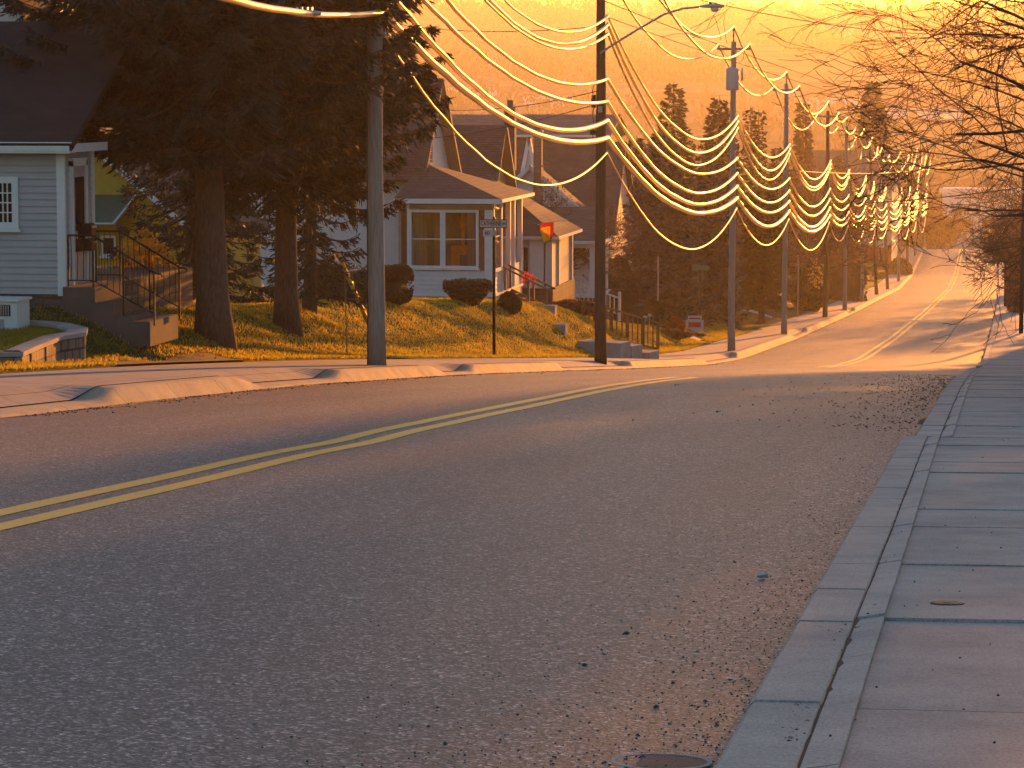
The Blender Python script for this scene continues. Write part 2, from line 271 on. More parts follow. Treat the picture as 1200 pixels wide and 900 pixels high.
def tag(o, label=None, cat=None, group=None, kind=None):
    for k, v in (('label', label), ('category', cat), ('group', group), ('kind', kind)):
        if v: o[k] = v
    return o
def thing(name, label, cat, loc=(0, 0, 0), rz=0, group=None):
    o = bpy.data.objects.new(name, None); COL.objects.link(o); o.location = tuple(map(float, loc)); o.rotation_euler = (0, 0, rz)
    o.empty_display_size = .3
    return tag(o, label, cat, group)
def copy_tree(o, parent=None):
    c = o.copy(); COL.objects.link(c); c.parent = parent
    for ch in [q for q in list(o.children)]: copy_tree(ch, c)
    return c
def struct(o): o['kind'] = 'structure'; return o
def text_mesh(txt, size):
    cu = bpy.data.curves.new('t', 'FONT'); cu.body = txt; cu.size = size; cu.align_x = 'CENTER'; cu.align_y = 'CENTER'; cu.extrude = .004; cu.offset = .004
    o = bpy.data.objects.new('t', cu); COL.objects.link(o); dg = bpy.context.evaluated_depsgraph_get(); me = bpy.data.meshes.new_from_object(o.evaluated_get(dg))
    v = [tuple(q.co) for q in me.vertices]; f = [tuple(p.vertices) for p in me.polygons]; bpy.data.objects.remove(o); bpy.data.curves.remove(cu); bpy.data.meshes.remove(me)
    return v, f

# ================================================================== SETTING
def grid(xs_f, ys, zf, name, m, kind='structure'):
    nx = len(xs_f(ys[0])); V = []
    for y in ys:
        xs = np.asarray(xs_f(y), float); z = zf(xs, np.full(nx, y)); V.append(np.stack([xs, np.full(nx, y), z], 1))
    V = np.concatenate(V); ny = len(ys)
    i = np.arange(ny-1)[:, None]*nx+np.arange(nx-1)[None]; i = i.ravel()
    o = fast_mesh(name, V, np.stack([i, i+1, i+nx+1, i+nx], 1), m); o.data.polygons.foreach_set('use_smooth', [True]*len(o.data.polygons)); o['kind'] = kind; return o
def yrange(*segs):
    out = []
    for a, b, s in segs: out += list(np.arange(a, b, s))
    return out
ysG = yrange((-60, 20, 5), (20, 140, .5), (140, 260, 1.5), (260, 700, 5), (700, 2700, 25))+[2700]
offsG = np.array([-1400, -1200, -1000, -850, -700, -600, -500, -420, -350, -300, -250, -200, -160, -130, -100, -80, -65, -52, -44, -38, -33, -29, -26, -24, -22.5, -21.3, -20.2, -19.4, -18.7, -18, -17.4, -16.8, -16.3, -15.8, -15.4, -15, -14.7, -14.45, -14.3, -14.2, -14.15, -6, 1.5, 1.56, 1.7, 2.2, 3, 4, 5, 7, 10, 15, 22, 32, 45, 60, 80, 110, 150, 200, 270, 350, 450, 600, 800, 1000, 1400])
ground = grid(lambda y: offsG+SH(y), ysG, gz, 'ground', 'ground')
ysR = yrange((-20, 10, 2), (10, 130, .5), (130, 260, 1.5), (260, 660, 4))
W_L, W_R = 11.65, .8
def roadz(X, Y): 
    c = -(W_L+W_R)/2; q = (X-SH(Y)-c)/5.4; return ROADZ(Y)+.07*(1-q*q)-.03+.006*wob(X*.7, Y*.6)
road = grid(lambda y: np.linspace(-12.0, -.72, 15)+SH(y), ysR, roadz, 'road', 'asphalt')
# double yellow centre line, with the jog where two painting runs meet
def strip(y0, y1, off, w, name, m, step=.5, jog=None, lift=.004):
    ys = list(np.arange(y0, y1, step))+[y1]
    def c(y): return off+SH(y)+(jog(y) if jog else 0)
    return grid(lambda y: np.array([c(y)-w/2, c(y), c(y)+w/2]), ys, lambda X, Y: roadz(X, Y)+lift, name, m)
jogf = lambda y: .06*sin(y*.19)+.09*math.exp(-((y-28.4)/1.6)**2)
strip(-5, 61, -6.40, .19, 'centre_line', 'yellow', jog=jogf); strip(-5, 61, -6.03, .19, 'centre_line', 'yellow', jog=lambda y: jogf(y)*.8)
for a, b in ((106, 206), (210, 262), (266, 480)):
    strip(a, b, -6.34, .20, 'centre_line', 'yellow', 2); strip(a, b, -5.96, .20, 'centre_line', 'yellow', 2)
# cracks and seams across the carriageway
def crackline(pts, w, name='road_crack', zf=roadz, lift=.005, m='crack'):
    mb = MB(); n = 0
    path = []
    for (x0, y0), (x1, y1) in zip(pts[:-1], pts[1:]):
        k = max(2, int(math.hypot(x1-x0, y1-y0)/.25))
        for i in range(k): t = i/k; path.append((x0+(x1-x0)*t+random.uniform(-.02, .02), y0+(y1-y0)*t+random.uniform(-.03, .03)))
    path.append(pts[-1])
    V = []
    for i, (x, y) in enumerate(path):
        a = path[max(i-1, 0)]; b = path[min(i+1, len(path)-1)]; dx, dy = b[0]-a[0], b[1]-a[1]; q = math.hypot(dx, dy) or 1; ww = w*random.uniform(.5, 1.3)/2
        for s in (-1, 1):
            X, Y = x-dy/q*ww*s, y+dx/q*ww*s; V.append((X, Y, float(zf(np.array(X), np.array(Y)))+lift))
    Fq = [(2*i, 2*i+1, 2*i+3, 2*i+2) for i in range(len(path)-1)]
    o = fast_mesh(name, V, Fq, m); return struct(o)
crackline([(-11.6, 105.5), (-6, 105.9), (-.9, 105.6)], .16); crackline([(-5.2, 34.6), (-3.9, 34.8), (-2.6, 34.5)], .04)
crackline([(-11, 171), (-1, 171.6)], .2); crackline([(-11, 236), (-.6, 236)], .3); crackline([(-10.6, 300), (0, 300)], .3)
crackline([(-4.6, 44.5), (-3.5, 44.9), (-2.2, 44.6)], .05); crackline([(-10.9, 57), (-9, 62), (-8.6, 70)], .04)
crackline([(-7.1, 27), (-6.3, 26.2), (-5.2, 25.8), (-3.6, 26.1)], .018)
for x, y, w in ((-4.95, 106.6, 1.6), (-3.0, 150, 1.6), (-8.8, 151, 1.2), (-2.4, 207, 2), (-8.3, 209, 2), (-1.6, 262, 2)):
    o = fast_mesh('worn_lane_mark', [(x, y, float(roadz(np.array(x), np.array(y)))+.006), (x+w, y, float(roadz(np.array(x+w), np.array(y)))+.006), (x+w, y+.5, float(roadz(np.array(x+w), np.array(y+.5)))+.006), (x, y+.5, float(roadz(np.array(x), np.array(y+.5)))+.006)], [(0, 1, 2, 3)], 'worn'); struct(o)
# left kerb (battered face, dropped at the drives) and left pavement
def kerb_left():
    ys = yrange((20, 140, .25), (140, 260, .75), (260, 480, 3)); V = []
    joint = 0
    for y in ys:
        z = float(ROADZ(y)); h = float(APR(y)); s = float(SH(y)); j = -.006 if (y % 3.0) < .25 and h > .1 else 0
        r = .008*math.sin(y*2.7)+.006*math.sin(y*7.1)
        for X, Z in ((-11.52+r, -.06), (-11.57+r+j, 0.0), (-11.60-.34*h+j+r, h*.5), (-11.62-.62*h+j, h-.012), (-11.65-.70*h, h+.003), (-12.02, h+.006), (-12.02, -.1)):
            V.append((X+s, y, z+Z))
    n = 7; Fq = [(a*n+b, a*n+b+1, (a+1)*n+b+1, (a+1)*n+b) for a in range(len(ys)-1) for b in range(n-1)]
    return struct(fast_mesh('left_kerb', V, Fq, 'kerbj'))
kerb_left()
grid(lambda y: np.array([-14.42, -14.25, -13.8, -13.2, -12.58, -12.3, -12.02])+SH(y), yrange((20, 140, .25), (140, 260, 1), (260, 480, 4)), lambda X, Y: swz(X, Y)+.008, 'left_pavement', 'walkj').data.polygons.foreach_set('use_smooth', [False]*100000 if 0 else [False]*len(bpy.data.objects['left_pavement'].data.polygons))
# lumps of broken edging where asphalt meets the dropped kerbs
def gutter(x0, x1, ys, name, m='dirt'):
    rnd = np.random.default_rng(4); ph = rnd.uniform(0, 6, 4)
    def f(y): w = (x1-x0)*(.55+.25*sin(y*.7+ph[0])+.2*sin(y*2.3+ph[1])); return np.array([x0, x0+w*.5, x0+w])+SH(y)
    return grid(f, ys, lambda X, Y: roadz(X, Y)+.006, name, m)
gutter(-11.62, -11.15, yrange((24, 130, .4), (130, 300, 2)), 'gutter_dirt', 'sand')
# right kerb + pavement: separate slabs laid end to end with open joints
def rk(y): return (.045-.0044*(y-8.8) if y < 28.2 else .08)+float(SH(y))
def slabs():
    k = MB(); y = -4.0; rnd = random.Random(3)
    while y < 470:
        ln = (1.25 if y < 60 else 2.4)*rnd.uniform(.85, 1.15); drop = 0
        y1 = y+ln; low = .12 if (95 < y < 108) else 0
        z0, z1 = float(ROADZ(y)), float(ROADZ(y1)); dz = rnd.uniform(-.004, .006); a, b = rk(y+.01), rk(y1-.01)
        if y < 28.2 <= y1: b = rk(28.1)
        e = .012; P = []
        for yy, z, s in ((y+e/2, z0, a), (y1-e/2, z1, b)):
            top = z+.155-low+dz
            for X, Z in ((-.93, z-.1), (-.86, z+.03), (-.835, top-.02), (-.815, top), (-.597, top+.002), (-.592, top-.012), (-.592, z-.1)): P.append((X+s, yy, Z))
        n = 7; k.add(P, [(i, i+1, i+1+n, i+n) for i in range(n-1)]+[tuple(range(n)), tuple(range(2*n-1, n-1, -1))])
        y = y1
    return struct(k.build('right_kerb', 'kerb', fixn=True))
slabs()
def rslabs():
    a = MB(); b = MB(); y = -4.0; rnd = random.Random(5)
    while y < 470:
        ln = (1.38 if y < 60 else 2.8)*rnd.uniform(.9, 1.1); y1 = y+ln; e = rnd.choice((.007, .010, .016)); z0, z1 = float(ROADZ(y)), float(ROADZ(y1)); s0, s1 = rk(y+.01), rk(y1-.01)
        if y < 28.2 <= y1: s1 = rk(28.1)
        d = rnd.uniform(-.007, .007)
        def sl(mb, x0, x1, dd):
            t0, t1 = z0+.152+dd, z1+.152+dd+rnd.uniform(-.004, .004)
            mb.add([(x0+s0, y+e/2, t0-.2), (x1+s0, y+e/2, t0-.2), (x0+s1, y1-e/2, t1-.2), (x1+s1, y1-e/2, t1-.2), (x0+s0, y+e/2, t0), (x1+s0, y+e/2, t0+.02), (x0+s1, y1-e/2, t1), (x1+s1, y1-e/2, t1+.02)],
                   [(0, 2, 3, 1), (4, 5, 7, 6), (0, 1, 5, 4), (2, 6, 7, 3), (0, 4, 6, 2), (1, 3, 7, 5)])
        sl(a, -.583, -.47, d-.001); sl(b, -.468, 1.6, d)
        y = y1
    struct(a.build('right_pavement_edge', 'walk_light')); struct(b.build('right_pavement', 'walk'))
rslabs()
# soil that fills the joint behind the right kerb
grid(lambda y: np.array([-.60, -.585, -.56])+rk(y), list(np.arange(2, 90, .25)), lambda X, Y: ROADZ(Y)+.146+.005*np.sin(Y*9+X*40), 'kerb_joint', 'dirt')
grid(lambda y: np.array([-.95, -.7, 1.6])+SH(y), list(np.arange(-5, 480, 3)), lambda X, Y: ROADZ(Y)-.03, 'pavement_bed', 'dirt')
# bare soil patch by the left planter, old footpath in the lawn
def patch(name, px0, px1, m, L0, L1, lift=.02):
    ya, yb = px0, px1
    return grid(lambda y: np.linspace(-L1, -L0, 6), list(np.linspace(ya, yb, 12)), lambda X, Y: gz(X, Y)+lift, name, m)
patch('soil_patch', 47.5, 56, 'dirt', 14.25, 15.0, .015); patch('garden_path', 148, 150, 'walk', 14.6, 22, .03); patch('garden_path', 197, 200, 'walk', 14.6, 22, .03); patch('garden_path', 228, 231, 'walk', 14.6, 24, .03)

# haze: one closed box of even air, sky outside it
hb = MB().box(-1500, 1500, -70, 2760, -60, 86)
hz = hb.build('haze', 'dirt'); hz['kind'] = 'stuff'
hm = bpy.data.materials.new('haze_air'); hm.use_nodes = True; n, l = nodes_of(hm); n.remove(n['Principled BSDF'])
pv = n.new('ShaderNodeVolumePrincipled'); pv.inputs['Density'].default_value = HAZE; pv.inputs['Color'].default_value = (1, .93, .85, 1); pv.inputs['Anisotropy'].default_value = HAZE_G
l.new(pv.outputs[0], n['Material Output'].inputs['Volume']); hz.data.materials.clear(); hz.data.materials.append(hm)

# ================================================================== POLES AND CABLES
PH = 14.3
POLES = []     # X, Y, zbase
for px in (441, 703, 857, 919, 967, 990, 1010, 1027, 1040, 1053, 1063, 1073, 1083.5):
    ys = np.arange(40, 520, .25); best = min(ys, key=lambda y: abs(600+F*(np.dot((-12.35+SH(y), y, ROADZ(y)), rt)/np.dot((-12.35+SH(y), y, ROADZ(y)), fw))-px))
    X = float(-12.35+SH(best)); POLES.append((X, float(best), float(swz(np.array(X), np.array(best)))))
POLES = [(-12.35, 24.0, float(swz(np.array(-12.35), np.array(24.))))]+POLES
pole_dark = {2, 5, 8, 9, 11}
desc = {0: 'wooden utility pole nearest the camera beyond the left edge', 1: 'thick pale grey utility pole in front of the spruces, bare trunk', 2: 'dark creosoted utility pole beside the concrete steps, carrying a street lamp arm',
 3: 'grey utility pole with a transformer can near its top', 4: 'slim grey utility pole by the sunlit kerb, first beyond the transformer pole', 5: 'dark footed utility pole second beyond the transformer pole',
 6: 'utility pole with a small street lamp, third beyond the transformer pole', 7: 'fourth grey utility pole beyond the transformer pole', 8: 'leaning dark utility pole, the nearer of the two leaning ones', 9: 'leaning dark utility pole, the farther of the two leaning ones',
 10: 'distant utility pole just beyond the two leaning poles', 11: 'distant dark utility pole with a street lamp near the road crest', 12: 'distant utility pole, second last before the crest', 13: 'farthest utility pole at the crest of the road'}
HTS = dict(top=15.0, armr=14.2, arml=14.2, s1=10.9, s2=10.65, s3=10.35, c1=8.95, c2=8.25, c3=7.65, c4=7.10, low=6.65)
LEAN = {8: (-.055, 0), 9: (-.05, 0), 5: (.004, 0)}
def pole_pt(i, h, dx=0):
    X, Y, Z = POLES[i]; lx = LEAN.get(i, (0, 0))[0]; return Vector((X+lx*h+dx, Y, Z+h))
for i, (X, Y, Z) in enumerate(POLES):
    if i == 0: continue
    t = thing('utility_pole', desc[i], 'utility pole', (X, Y, Z), group='utility poles along the left kerb')
    lx = LEAN.get(i, (0, 0))[0]
    r0 = .185 if i < 3 else .17; m = 'wood_dark' if i in pole_dark else 'wood_grey'
    hs = np.linspace(-.1, PH, 16); mb = MB(); mb.tube([(lx*h+.012*sin(h*.8+i), .01*cos(h), h) for h in hs], [r0*(1-.32*h/PH)+(.02 if h < 0 else 0) for h in hs], 16)
    mb.build('trunk', m, t, smooth=True)
    if i >= 2:
        a = MB(); a.obox((lx*13.9-.75, -.13, 13.95), (lx*13.9+.8, -.13, 13.95), .09, .11); a.obox((lx*13.9-.5, -.16, 13.9), (lx*13.5, -.16, 13.3), .04, .02); a.obox((lx*13.9+.5, -.16, 13.9), (lx*13.5, -.16, 13.3), .04, .02)
        a.build('crossarm', 'wood_grey', t)
        for q in (-.7, .72):
            MB().lathe((lx*14+q, -.13, 14.0), [(.02, 0), (.02, .08), (.06, .09), (.05, .13), (.065, .15), (.045, .2), (.02, .22)], 10).build('insulator', 'ceramic', t, True)
        MB().lathe((lx*14.3, 0, PH), [(.03, 0), (.03, .45), (.07, .5), (.06, .55), (.075, .58), (.04, .68)], 10).build('insulator', 'ceramic', t, True)
    for key in ('s1', 's2', 's3', 'c1', 'c2', 'c3', 'c4', 'low'):
        h = HTS[key]; MB().box(lx*h, lx*h+.22, -.05, .05, h-.06, h+.02).lathe((lx*h+.2, 0, h-.02), [(.03, 0), (.05, .03), (.03, .08)], 8).build('cable_bracket', 'steel', t)
    if i < 6:
        for h in (8.6, 7.9, 7.3): MB().tube([(lx*h-.14, -.18, h+.3), (lx*h-.24, -.2, h), (lx*h-.2, -.18, h-.4), (lx*h-.12, -.16, h-.3)], .015, 5).build('wire_loop', 'cable_dark', t)
    if i == 2:
        MB().box(-.26, -.14, -.3, -.08, 8.05, 8.45).build('terminal_box', 'black', t); MB().box(-.3, -.14, -.28, -.1, 7.2, 7.35).build('terminal_box', 'black', t)
        MB().box(-.07, .07, -.2, -.165, 7.9, 8.1).build('number_plate', 'steel', t)
    if i in (1, 2, 5):
        MB().tube([(-.15, -.12, 0), (-.14, -.12, 4), (-.13, -.11, 8)], .012, 5).build('ground_wire', 'cable_dark', t)
    if i == 3:
        c = MB().lathe((0, -.42, 12.05), [(.2, 0), (.29, .03), (.30, .08), (.30, .95), (.28, 1.0), (.15, 1.06), (.05, 1.08)], 18).build('transformer', 'grey_paint', t, True)
        MB().lathe((.12, -.42, 13.1), [(.03, 0), (.05, .05), (.03, .1), (.05, .15), (.02, .24)], 8).build('bushing', 'ceramic', c, True)
        MB().tube([(.5, -.1, 13.9), (.46, -.2, 13.5), (.3, -.35, 13.3), (.13, -.42, 13.3)], .012, 5).build('lead_wire', 'cable_dark', c)
        MB().lathe((.42, -.2, 12.5), [(.05, 0), (.06, .1), (.04, .5), (.02, .6)], 8).build('fuse_cutout', 'ceramic', t, True)
    if i in (2, 6, 11, 9):
        H, ln = {2: (9.75, 3.1), 6: (10.3, 2.6), 11: (10, 2.6), 9: (9.0, 2.4)}[i]
        ar = MB(); ar.tube([(0, -.18, H), (.3, -.18, H+.2), (1.2, -.18, H+.75), (2.0*ln/3.1, -.18, H+1.2), (2.6*ln/3.1, -.18, H+1.38), (ln, -.18, H+1.42)], .035, 8)
        a2 = ar.build('lamp_arm', 'steel', t, True)
        MB().obox((.16, -.18, H-.25), (.16, -.18, H+.25), .06, .1).build('bracket', 'steel', a2)
        hd = MB(); prof = [(0, .03), (.1, .075), (.3, .13), (.55, .15), (.75, .12), (.85, .03)]
        k = 12; V = []
        for x, w in prof:
            for j in range(k): q = 2*pi*j/k; V.append((ln-.05+x, -.18+w*1.15*cos(q), H+1.43+w*.62*sin(q)*(1 if sin(q) > 0 else .5)))
        hd.add(V, [(a*k+b, a*k+(b+1) % k, (a+1)*k+(b+1) % k, (a+1)*k+b) for a in range(5) for b in range(k)]+[tuple(range(k)), tuple(range(5*k, 6*k))]); h = hd.build('lamp_head', 'grey_paint', t, True)
        MB().lathe((ln+.48, -.18, H+1.26), [(.03, 0), (.09, .02), (.125, .07), (.13, .13)], 12).build('lens', 'glass_lamp', h, True)
        MB().lathe((ln+.35, -.18, H+1.5), [(.05, 0), (.05, .06), (.03, .08)], 8).build('photocell', 'black', h)
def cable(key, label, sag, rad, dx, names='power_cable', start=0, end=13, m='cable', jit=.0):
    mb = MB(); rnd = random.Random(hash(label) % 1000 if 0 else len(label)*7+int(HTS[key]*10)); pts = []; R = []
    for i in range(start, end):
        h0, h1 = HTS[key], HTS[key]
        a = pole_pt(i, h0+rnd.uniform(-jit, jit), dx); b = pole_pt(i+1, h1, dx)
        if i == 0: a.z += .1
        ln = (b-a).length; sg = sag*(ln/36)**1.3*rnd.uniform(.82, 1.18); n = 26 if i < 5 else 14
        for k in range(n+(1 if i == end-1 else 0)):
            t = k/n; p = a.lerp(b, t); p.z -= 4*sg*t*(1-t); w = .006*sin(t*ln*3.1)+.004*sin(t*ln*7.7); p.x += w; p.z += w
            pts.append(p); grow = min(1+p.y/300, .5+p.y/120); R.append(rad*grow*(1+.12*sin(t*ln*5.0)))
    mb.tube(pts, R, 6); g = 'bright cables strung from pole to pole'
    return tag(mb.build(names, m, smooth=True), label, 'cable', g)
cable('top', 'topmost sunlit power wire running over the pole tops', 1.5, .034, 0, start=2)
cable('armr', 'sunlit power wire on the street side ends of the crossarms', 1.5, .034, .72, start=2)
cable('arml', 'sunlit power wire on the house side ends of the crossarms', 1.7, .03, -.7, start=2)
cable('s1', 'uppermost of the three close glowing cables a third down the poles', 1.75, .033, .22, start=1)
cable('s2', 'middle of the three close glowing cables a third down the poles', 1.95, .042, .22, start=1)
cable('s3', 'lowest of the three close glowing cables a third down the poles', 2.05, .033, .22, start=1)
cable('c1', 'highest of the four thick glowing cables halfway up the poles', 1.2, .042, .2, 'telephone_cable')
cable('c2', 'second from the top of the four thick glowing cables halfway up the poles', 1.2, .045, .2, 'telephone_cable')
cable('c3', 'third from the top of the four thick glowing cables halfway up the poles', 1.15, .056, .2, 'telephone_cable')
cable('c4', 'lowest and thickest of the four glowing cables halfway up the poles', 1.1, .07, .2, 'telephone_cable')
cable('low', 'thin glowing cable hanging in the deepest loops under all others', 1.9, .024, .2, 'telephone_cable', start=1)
# splice case on the cable left of the grey pole
P1 = pole_pt(1, HTS['c3'], .2); P0 = pole_pt(0, HTS['c3'], .2)
sp = thing('splice_case', 'small splice case clamped on the glowing cable left of the thick grey pole', 'splice case', atY(357, 17, 52.5))
MB().tube([(-.28, -.1, .02), (-.12, -.05, .02), (.12, .05, .02), (.28, .1, .02)], [.03, .07, .07, .03], 10).build('case', 'steel', sp, True)
for x in (-.14, -.05, .05, .13): MB().box(x-.015, x+.015, -.03, .03, .06, .13).build('clamp', 'steel', sp)
# dark service and guy wires that cross the view
def wire(a, b, sag, r, label, name='service_wire', m='cable_dark'):
    a = Vector(a); b = Vector(b); n = 24; pts = []
    for k in range(n+1): t = k/n; p = a.lerp(b, t); p.z -= 4*sag*t*(1-t); pts.append(p)
    return tag(MB().tube(pts, r, 5).build(name, m, smooth=True), label, 'wire', 'dark wires crossing the street')
R1 = (1.55, 179., float(ROADZ(179.))+.16); R2 = (.95, 252., float(ROADZ(252.))+.16)
wire(atY(700, -2, 93), atY(1111, 135, 165), .3, .016, 'upper of the twin dark wires slanting down right from the lamp pole')
wire(atY(712, 20, 93), atY(1111, 138, 165), .35, .014, 'lower of the twin dark wires slanting down right from the lamp pole')
wire(atY(800, -5, 80), atY(1215, 36, 120), .5, .014, 'lone dark wire crossing the bright sky at the top')
wire(pole_pt(5, 7.9, .1), atY(1235, 214, 160), .25, .035, 'thick level dark cable crossing the whole street')
wire(atY(905, 120, 200), atY(1180, 205, 330), .6, .03, 'long dark wire below the tall conifer top')
wire(pole_pt(4, 9.4), atY(1130, 190, 330), .6, .03, 'dark wire ending over the far wall of trees')
wire(pole_pt(2, 10.6), atY(440, 24, 122), .3, .014, 'dark wire leading left from the lamp pole above the glowing cables')
wire(pole_pt(2, 8.2), atY(455, 165, 113), .25, .016, 'dark service wire from the lamp pole to the white house gable')
wire(pole_pt(2, 8.6), atY(506, 128, 117), .25, .016, 'dark service wire above the white house roof ridge')
wire(pole_pt(3, 9.5), atY(648, 210, 140), .4, .013, 'thin service wire sloping to the shingled roofs')
wire(pole_pt(1, 5.9), atY(-20, 150, 56), .1, .008, 'thin service wire in front of the left house roof')
wire(pole_pt(1, 6.2), atY(60, 105, 62), .1, .008, 'thin service wire vanishing into the spruces')

# ================================================================== HOUSE PARTS
def clap(mb, a, b, z0, z1, h=.16, lim=None, out=.028):
    """lapped boards from point a to b (xy), outward normal on the right hand of a->b"""
    a = Vector((a[0], a[1])); b = Vector((b[0], b[1])); d = (b-a); L = d.length; d.normalize(); nrm = Vector((d.y, -d.x))
    n = max(1, round((z1-z0)/h)); hh = (z1-z0)/n
    for i in range(n):
        za, zb = z0+i*hh, z0+(i+1)*hh; s0, s1, t0, t1 = 0, L, 0, L
        if lim: s0, s1 = lim(za); t0, t1 = lim(zb)
        if s1-s0 < .02: continue
        def P(s, o, z): q = a+d*s+nrm*o; return (q.x, q.y, z)
        mb.add([P(s0, out, za), P(s1, out, za), P(t1, .003, zb), P(t0, .003, zb), P(s0, 0, za), P(s1, 0, za)], [(0, 1, 2, 3), (4, 5, 1, 0)])
    return mb
def window(par, a, b, z0, z1, cols=1, rows=2, fw_=.09, label=None, pane='glass', out=.05, sill=True, name='window'):
    a = Vector((*a, 0)); b = Vector((*b, 0)); d = (b-a).normalized(); L = (b-a).length; nr = Vector((d.y, -d.x, 0)); mb = MB()
    def bar(s0, s1, y0, y1, o=out, dep=.06):
        p = [a+d*s0, a+d*s1]; v = []
        for oo in (o-dep, o):
            for s, z in ((p[0], y0), (p[1], y0), (p[1], y1), (p[0], y1)): q = s+nr*oo; v.append((q.x, q.y, z))
        mb.add(v, [(0, 1, 2, 3), (4, 7, 6, 5), (0, 4, 5, 1), (1, 5, 6, 2), (2, 6, 7, 3), (3, 7, 4, 0)])
    bar(0, L, z0, z0+fw_); bar(0, L, z1-fw_, z1); bar(0, fw_, z0+fw_, z1-fw_); bar(L-fw_, L, z0+fw_, z1-fw_)
    w = (L-2*fw_)/cols; h = (z1-z0-2*fw_)/rows; t = .022 if max(cols, rows) > 2 else .035
    for c in range(1, cols): bar(fw_+c*w-t/2, fw_+c*w+t/2, z0+fw_, z1-fw_, out-.012, .03)
    for r in range(1, rows): bar(fw_, L-fw_, z0+fw_+r*h-t/2, z0+fw_+r*h+t/2, out-.014, .03)
    f = mb.build(name, 'trim', par)
    g = MB(); o = out-.035; q = [a+d*fw_+nr*o, a+d*(L-fw_)+nr*o]; g.add([(q[0].x, q[0].y, z0+fw_), (q[1].x, q[1].y, z0+fw_), (q[1].x, q[1].y, z1-fw_), (q[0].x, q[0].y, z1-fw_)], [(0, 1, 2, 3)]); g.build('pane', pane, f)
    if sill:
        s = MB(); v = []
        for oo in (0, out+.05):
            for ss, z in ((-.05, z0-.06), (L+.05, z0-.06), (L+.05, z0-.003), (-.05, z0-.003)): qq = a+d*ss+nr*oo; v.append((qq.x, qq.y, z))
        s.add(v, [(0, 1, 2, 3), (4, 7, 6, 5), (0, 4, 5, 1), (1, 5, 6, 2), (2, 6, 7, 3), (3, 7, 4, 0)]); s.build('sill', 'trim', f)
    return f
def slab(pts, th, name, m, par):               # roof slab from its top outline
    v = [Vector(p) for p in pts]; nrm = (v[1]-v[0]).cross(v[2]-v[0]).normalized()
    if nrm.z < 0: nrm = -nrm
    return MB().prism(pts, -nrm*th).build(name, m, par)
def rel(p, o): return (p[0]-o[0], p[1]-o[1], p[2]-o[2])

# ---- house 1: grey-sided house at the left edge, with steps and iron rail
O = atX(76, 375, -17.0); O = Vector(O); yy = O.y
H1 = thing('house', 'blue grey sided house with block foundation at the left edge of the picture', 'house', O)
zf = atY(76, 345, yy)[2]-O.z; ze = atY(76, 178, yy)[2]-O.z; ztop = atY(76, 168, yy)[2]-O.z; dep = atX(110, 300, -17)[1]-yy
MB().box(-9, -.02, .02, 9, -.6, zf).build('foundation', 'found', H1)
w = MB(); w.box(-9, -.02, .02, dep, zf, ze); w.box(-9, -3.4, dep, 8, zf, ze+.8); clap(w, (-9, .02), (-.02, .02), zf, ze, .128, out=.03); clap(w, (-.02, .02), (-.02, dep), zf, ze, .128, out=.03); w.build('wall', 'siding_grey', H1)
MB().box(-.12, .035, -.015, .06, zf-.03, ze).box(-.06, .03, dep-.1, dep+.02, zf-.03, ze).build('corner_board', 'trim', H1)
MB().box(-9.2, .25, -.38, .0, ze-.02, ze+.02).box(-9.2, .3, -.40, -.36, ze+.02, ztop+.03).box(.26, .3, -.4, dep, ze, ztop).build('eave', 'trim', H1)
zr = atY(20, 25, yy+4.2)[2]-O.z
slab([(-9.3, -.42, ztop), (.32, -.42, ztop), (.32, 4.2, zr), (-9.3, 4.2, zr)], .12, 'roof', 'shingle_dark', H1)
slab([(-9.3, 4.203, zr), (.32, 4.203, zr), (.32, 8.6, ztop+.3), (-9.3, 8.6, ztop+.3)], .12, 'roof', 'shingle_dark', H1)
wx0 = atY(-14, 240, yy)[0]-O.x; wx1 = atY(22, 240, yy)[0]-O.x
window(H1, (wx0, .0), (wx1, .0), atY(10, 268, yy)[2]-O.z, atY(10, 207, yy)[2]-O.z, cols=4, rows=4, pane='darkglass', fw_=.12)
# storm door on the side wall
d0 = atX(83.5, 300, -17)[1]-yy; d1 = atX(98.5, 300, -17)[1]-yy
dr = MB(); dr.box(-.01, .05, d0, d1, zf+.02, zf+2.35); dr = dr.build('door', 'door', H1); MB().box(.052, .058, d0+.12, d1-.12, zf+.75, zf+2.15).build('pane', 'darkglass', dr); MB().box(.05, .1, d0+.06, d0+.09, zf+1.0, zf+1.15).build('handle', 'steel', dr)
MB().box(-.01, .07, d0-.09, d0-.003, zf, zf+2.45).box(-.01, .07, d1+.003, d1+.09, zf, zf+2.45).box(-.01, .07, d0-.09, d1+.09, zf+2.355, zf+2.5).build('door_frame', 'trim', H1)
for py, lab in ((268, 'black letter box on the grey house wall, upper of two'), (286, 'round black letter box on the grey house wall, lower of two')):
    p = atX(104, py, -16.85); t = thing('letter_box', lab, 'letter box', p)
    MB().tube([(0, -.16, 0), (0, .16, 0)], .11, 12).box(-.1, .1, -.15, .15, -.12, 0).build('body', 'black', t); MB().box(.09, .12, -.13, .13, .02, .06).build('flap', 'steel', t)
